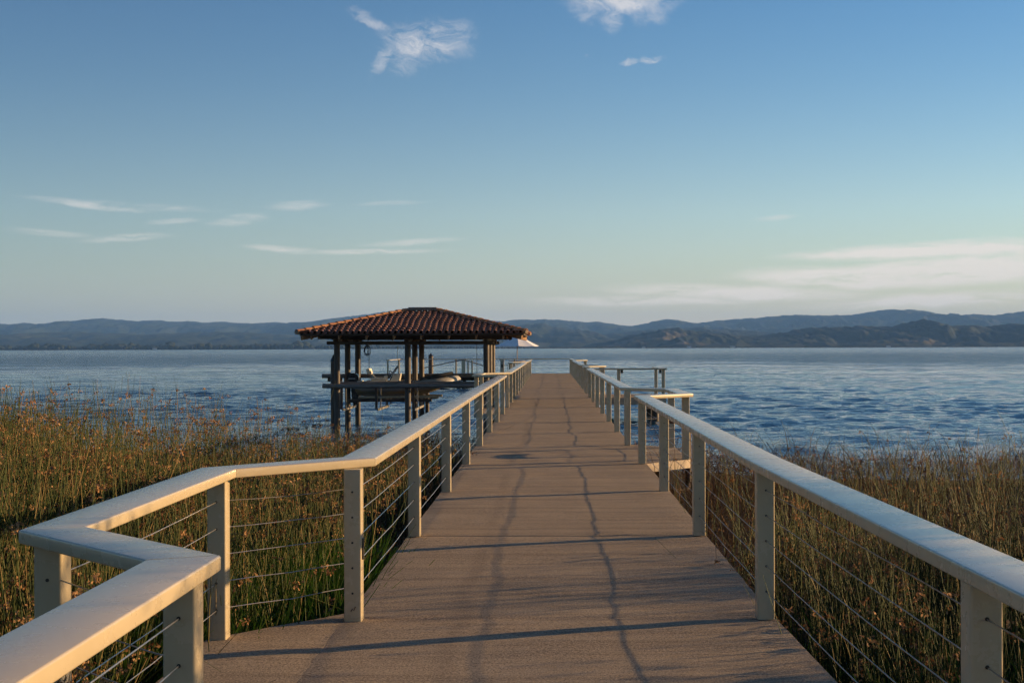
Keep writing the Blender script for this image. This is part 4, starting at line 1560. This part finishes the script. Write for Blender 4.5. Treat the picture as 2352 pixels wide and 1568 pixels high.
def seeds(tips, frac_idx, count, size, tint):
    """hanging spikelets around each tip: small slim diamonds"""
    n_ = len(tips)
    c_ = np.repeat(tips, count, 0)
    m_ = len(c_)
    az_ = rng.uniform(0, 2 * np.pi, m_)
    out = rng.uniform(0.25, 1.0, m_) ** 1.7 * np.repeat(size, count)
    drop = rng.uniform(-0.9, 0.7, m_) * np.repeat(size, count) * 0.8
    d = np.stack([np.cos(az_) * out, np.sin(az_) * out, -drop], -1)
    p0 = c_ + d * 0.25
    p1 = c_ + d
    ln = rng.uniform(0.012, 0.026, m_)[:, None]
    dirv = np.stack([np.cos(az_) * .6, np.sin(az_) * .6, rng.uniform(-1, .6, m_)], -1)
    dirv /= np.linalg.norm(dirv, axis=1)[:, None]
    p2 = p1 + dirv * ln
    side = np.cross(dirv, rng.normal(size=(m_, 3)))
    side /= np.maximum(1e-6, np.linalg.norm(side, axis=1))[:, None]
    mid = (p1 + p2) / 2
    w = ln * 0.42
    V = np.stack([p1 - dirv * ln * .4, mid - side * w, p2, mid + side * w], 1).reshape(-1, 3)
    quads = np.arange(m_ * 4).reshape(-1, 4)
    return V, quads, np.repeat(tint, count * 4)


def inside_pier(x, y):
    m_ = (x > EL - 0.12) & (x < ER + 0.12)
    for a, b_ in BAYS['L']:
        m_ |= (x < EL) & (x > EL - BO - 0.34) & (y > a - .1 + np.clip(EL - x, 0, BO)) & (y < b_ + .1 - np.clip(EL - x, 0, BO))
    for a, b_ in BAYS['R']:
        m_ |= (x > ER) & (x < ER + BO + 0.10) & (y > a - .1 + np.clip(x - ER, 0, BO)) & (y < b_ + .1 - np.clip(x - ER, 0, BO))
    return m_


def scatter(n_, x0, x1, y0, y1, dens):
    x, y = rng.uniform(x0, x1, n_), rng.uniform(y0, y1, n_)
    keep = rng.random(n_) < dens(x, y)
    keep &= ~inside_pier(x, y)
    # nothing that the frame could not see: keep to a generous wedge in front of the camera
    keep &= (x / np.maximum(y, 0.5) > -0.58) & (x / np.maximum(y, 0.5) < 0.52 + 0 * x) | (x > 0) & (x < 9) & (y > 2)
    x, y = x[keep], y[keep]
    z = ground_z(x, y)
    return np.stack([x, y, z], -1)


def reed_bed(name, label, P, topz, tall, seed_frac, seed_n=9, lean_s=0.16, radius=(0.0034, 0.0060), dead=0.09, green=0.37):
    n_ = len(P)
    H = np.clip(topz(P[:, 0], P[:, 1]) - P[:, 2], 0.35, 3.2)
    H = H * np.clip(rng.normal(0.86, 0.19, n_), 0.35, 1.25)
    tl = rng.random(n_) < tall
    H = np.where(tl, H * rng.uniform(1.10, 1.32, n_), H)
    H = np.minimum(H, 1.42 - P[:, 2])
    close = (P[:, 1] < 6.2) & (P[:, 0] > -3.4) & (P[:, 0] < 0)
    H = np.where(close, np.minimum(H, 0.55 - P[:, 2]), H)
    lean = np.abs(rng.normal(0, lean_s, n_))
    wild = rng.random(n_) < 0.13
    lean = np.where(wild & ~tl, rng.uniform(0.3, 1.0, n_), lean)
    az_ = rng.uniform(0, 2 * np.pi, n_)
    bend = np.where(wild, rng.uniform(0, .9, n_), np.abs(rng.normal(0, 0.18, n_)))
    kink = np.where(rng.random(n_) < 0.05, rng.uniform(.5, .85, n_), 2.0)
    tint = np.clip(rng.normal(green, 0.2, n_), 0, 0.8)
    deadm = rng.random(n_) < dead
    tint = np.where(deadm, rng.uniform(.75, 1, n_), tint)
    rad = rng.uniform(*radius, n_)
    V, Q, T, tip = stems(P, H, lean, az_, bend, rad, tint, kink=kink)
    has = (rng.random(n_) < np.where(tl, 0.3, seed_frac)) & (kink > 1)
    has &= ~((P[:, 0] > -4.2) & (P[:, 0] < 0) & (P[:, 1] > 6.8) & (P[:, 1] < 10.8) & (rng.random(n_) < 0.8))
    f = rng.uniform(.0, 1.0, has.sum())
    t_ = tip[has]
    pos_ = t_[:, -2] * (1 - f[:, None]) + t_[:, -1] * f[:, None]
    V2, Q2, T2 = seeds(pos_, None, seed_n, rng.uniform(.022, .055, has.sum()), rng.random(has.sum()))
    o = link(name, np_mesh(name, V, Q, attr=T), 'reed_stem')
    tag(o, label, 'reeds', kind='stuff')
    s_ = link('seed_heads', np_mesh('seed_heads', V2, Q2, attr=T2), 'reed_seed', o)
    s_['kind'] = 'stuff'
    return o


def top_left(x, y):
    ax = -x
    far = np.clip((y - 12) / 5, 0, 1)
    return 0.56 + 0.46 * np.clip((ax - 2.2) / 4.5, 0, 1) + 0.16 * (fbm(x * .6, y * .6, 3, 3) - .5) - 0.25 * far * np.clip((5.5 - ax) / 3, 0, 1)


def dens_left(x, y):
    ax = -x
    ylim = 10.6 + 1.0 * (ax - 1.5)
    ylim = np.clip(ylim, 10.5, 17.0)
    d = np.clip((ylim - y) / 2.0, 0.05, 1)
    clump = np.clip((fbm(x * 1.6, y * 1.6, 3, 8) - 0.28) * 3.2, 0.15, 1)
    near_edge = np.clip((ax - 1.5) / 0.5, 0.3, 1)
    near_edge = near_edge * np.where((ax < 3.9) & (y > 7.4) & (y < 10.6), 0.26, 1.0)
    return d * clump * near_edge


P = scatter(360000, -12.5, -1.4, 2.2, 22, dens_left)
reed_bed('reeds', 'tall seeding bulrushes on the boathouse side of the pier', P, top_left, 0.06, 0.72, 14, 0.24, dead=0.15)


def top_right(x, y):
    base = 0.06 + 0.34 * np.clip((y - 6.5) / 4.5, 0, 1) + 0.16 * np.clip((x - 2.5) / 3, 0, 1)
    base = base + 0.20 * (fbm(x * .7, y * .7, 3, 13) - .5)
    # unseen reeds outside the view, raised to throw a band of shade over the deck
    sv = -x * 0.292 + y * 0.956
    tall_ = np.clip((sv - 8.3) / 0.3, 0, 1) * np.clip((10.5 - sv) / 0.4, 0, 1) * np.clip((x / np.maximum(y, 1) - 0.40) / 0.04, 0, 1)
    return base - 0.25 * np.clip((y - 13) / 4, 0, 1) + 0.85 * tall_


def dens_right(x, y):
    ylim = np.clip(13.2 - 0.35 * (x - 1.5), 11.2, 13.2)
    d = np.clip((ylim - y) / 2.5, 0.05, 1)
    clump = np.clip((fbm(x * 1.5, y * 1.5, 3, 19) - 0.28) * 3.0, 0.12, 1)
    edge = np.clip((x - 1.6) / 0.7, 0.2, 1)
    return d * clump * edge


P = scatter(100000, 1.6, 10.5, 2.0, 22, dens_right)
reed_bed('reeds', 'green bulrushes crowding the pier side with the bright wide rail', P, top_right, 0.03, 0.22, 12, 0.26, dead=0.08, green=0.27)

# unseen willow shrub, added right of the view to shade the near rails
WX, WY = 7.2, 7.6
ws_ = empty('shade_shrub', (WX, WY, -0.75), 'unseen leafy willow shrub added beyond the right edge of the view for its shade', 'shrub')
trunk = MB()
cl_v, cl_q, cl_t = [], [], []
for k in range(9):
    q = k * 0.7 + rnd.uniform(-.2, .2)
    tip_ = Vector((WX + rnd.uniform(.3, 1.0) * math.cos(q), WY + rnd.uniform(.4, 1.15) * math.sin(q), rnd.uniform(1.9, 3.1)))
    mid_ = Vector((WX, WY, 0.3)).lerp(tip_, 0.5) + Vector((rnd.uniform(-.1, .1), rnd.uniform(-.1, .1), .15))
    trunk.tube([(WX + .1 * math.cos(q), WY + .1 * math.sin(q), -.85), tuple(mid_), tuple(tip_)], [.045, .03, .008], 6)
    for j in range(1900):
        f_ = rng.uniform(.25, 1.0)
        c0 = np.array(Vector((WX, WY, -.3)).lerp(tip_, f_)) + rng.normal(0, .38, 3)
        dv = rng.normal(size=3)
        dv /= np.linalg.norm(dv)
        sv = np.cross(dv, rng.normal(size=3))
        sv /= np.linalg.norm(sv)
        o4 = len(cl_v)
        cl_v += [c0, c0 + dv * .055 + sv * .016, c0 + dv * .12, c0 + dv * .055 - sv * .016]
        cl_q.append((o4, o4 + 1, o4 + 2, o4 + 3))
        cl_t += [rng.random()] * 4
trunk.build('trunk', 'bark', ws_, 40)
link('crown', np_mesh('crown', np.array(cl_v), np.array(cl_q), attr=np.array(cl_t)), 'tree_leaf', ws_)

# fresh grass low beside the first bay


def blades(n_, x0, x1, y0, y1, h0, h1, dens, mat, name, label, lean0=0.35, width=0.006):
    P = scatter(n_, x0, x1, y0, y1, dens)
    k = len(P)
    H = rng.uniform(h0, h1, k)
    V, Q, T, tip = stems(P, H, np.abs(rng.normal(0, lean0, k)), rng.uniform(0, 6.28, k), rng.uniform(.2, 1.3, k), np.full(k, width), rng.random(k), K=5, sides=2)
    o = link(name, np_mesh(name, V, Q, attr=T), mat)
    return tag(o, label, 'grass', kind='stuff')


blades(26000, -4.6, -1.4, 4.5, 11.5, 0.35, 1.0, lambda x, y: np.clip((fbm(x * 1.1, y * 1.1, 3, 4) - .3) * 3, .1, 1), 'grass_blade', 'grass', 'bright green grass low among the rushes beside the near bay')
blades(9000, 1.6, 5.0, 2.2, 9.0, 0.25, 0.7, lambda x, y: np.clip((fbm(x * 1.1, y * 1.1, 3, 24) - .3) * 3, .1, 1), 'grass_blade', 'grass', 'dark green grass low among the rushes below the wide rail')

# flattened straw of last year's rushes along both water edges


def straw(n_, x0, x1, y0, y1, dens, name, label, lift=0.22):
    P = scatter(n_, x0, x1, y0, y1, dens)
    k = len(P)
    P[:, 2] += rng.uniform(0.0, lift, k) * (1 + 1.2 * np.exp(-((P[:, 1] - shore_y(P[:, 0]) + 2.0) / 2.0) ** 2))
    H = rng.uniform(.3, 1.0, k)
    lean = rng.normal(1.42, 0.16, k)
    arch = rng.random(k) < .12
    lean = np.where(arch, rng.uniform(.2, .9, k), lean)
    bend = np.where(arch, rng.uniform(.8, 2.2, k), rng.normal(0.05, .2, k))
    V, Q, T, tip = stems(P, H, lean, rng.uniform(0, 6.28, k), bend, rng.uniform(.003, .006, k), rng.random(k), K=4, sides=2)
    o = link(name, np_mesh(name, V, Q, attr=T), 'thatch_straw')
    return tag(o, label, 'straw', kind='stuff')


straw(32000, -10, -1.3, 10, 33, lambda x, y: np.clip((y - 9.5) / 3, 0, 1) * np.clip((shore_y(x) + .8 - y) / 1.2, 0, 1) * np.clip((x + 9) / 4, .25, 1), 'straw', 'flattened brown straw on the bank between the rushes and the boathouse water')
straw(40000, 1.5, 12.5, 10, 27.5, lambda x, y: np.clip((y - 9.5) / 3, 0, 1) * np.clip((shore_y(x) + .8 - y) / 1.2, 0, 1), 'straw', 'flattened pale straw on the bank right of the pier')

# ------------------------------------------------------------------ air
hz_mat = bpy.data.materials.new('haze_air')
hz_mat.use_nodes = True
nt = hz_mat.node_tree
nt.nodes.clear()
pv = nt.nodes.new('ShaderNodeVolumePrincipled')
pv.inputs['Color'].default_value = (0.23, 0.50, 1.0, 1)
pv.inputs['Density'].default_value = 5.2e-5
pv.inputs['Anisotropy'].default_value = 0.0
ov = nt.nodes.new('ShaderNodeOutputMaterial')
nt.links.new(pv.outputs[0], ov.inputs['Volume'])
MATS['haze_air'] = hz_mat
hb = MB().box((0, 8500, 250), (38000, 21500, 520))
ho = hb.build('haze', 'haze_air')
tag(ho, 'thin blue evening air over the lake', 'haze', kind='stuff')
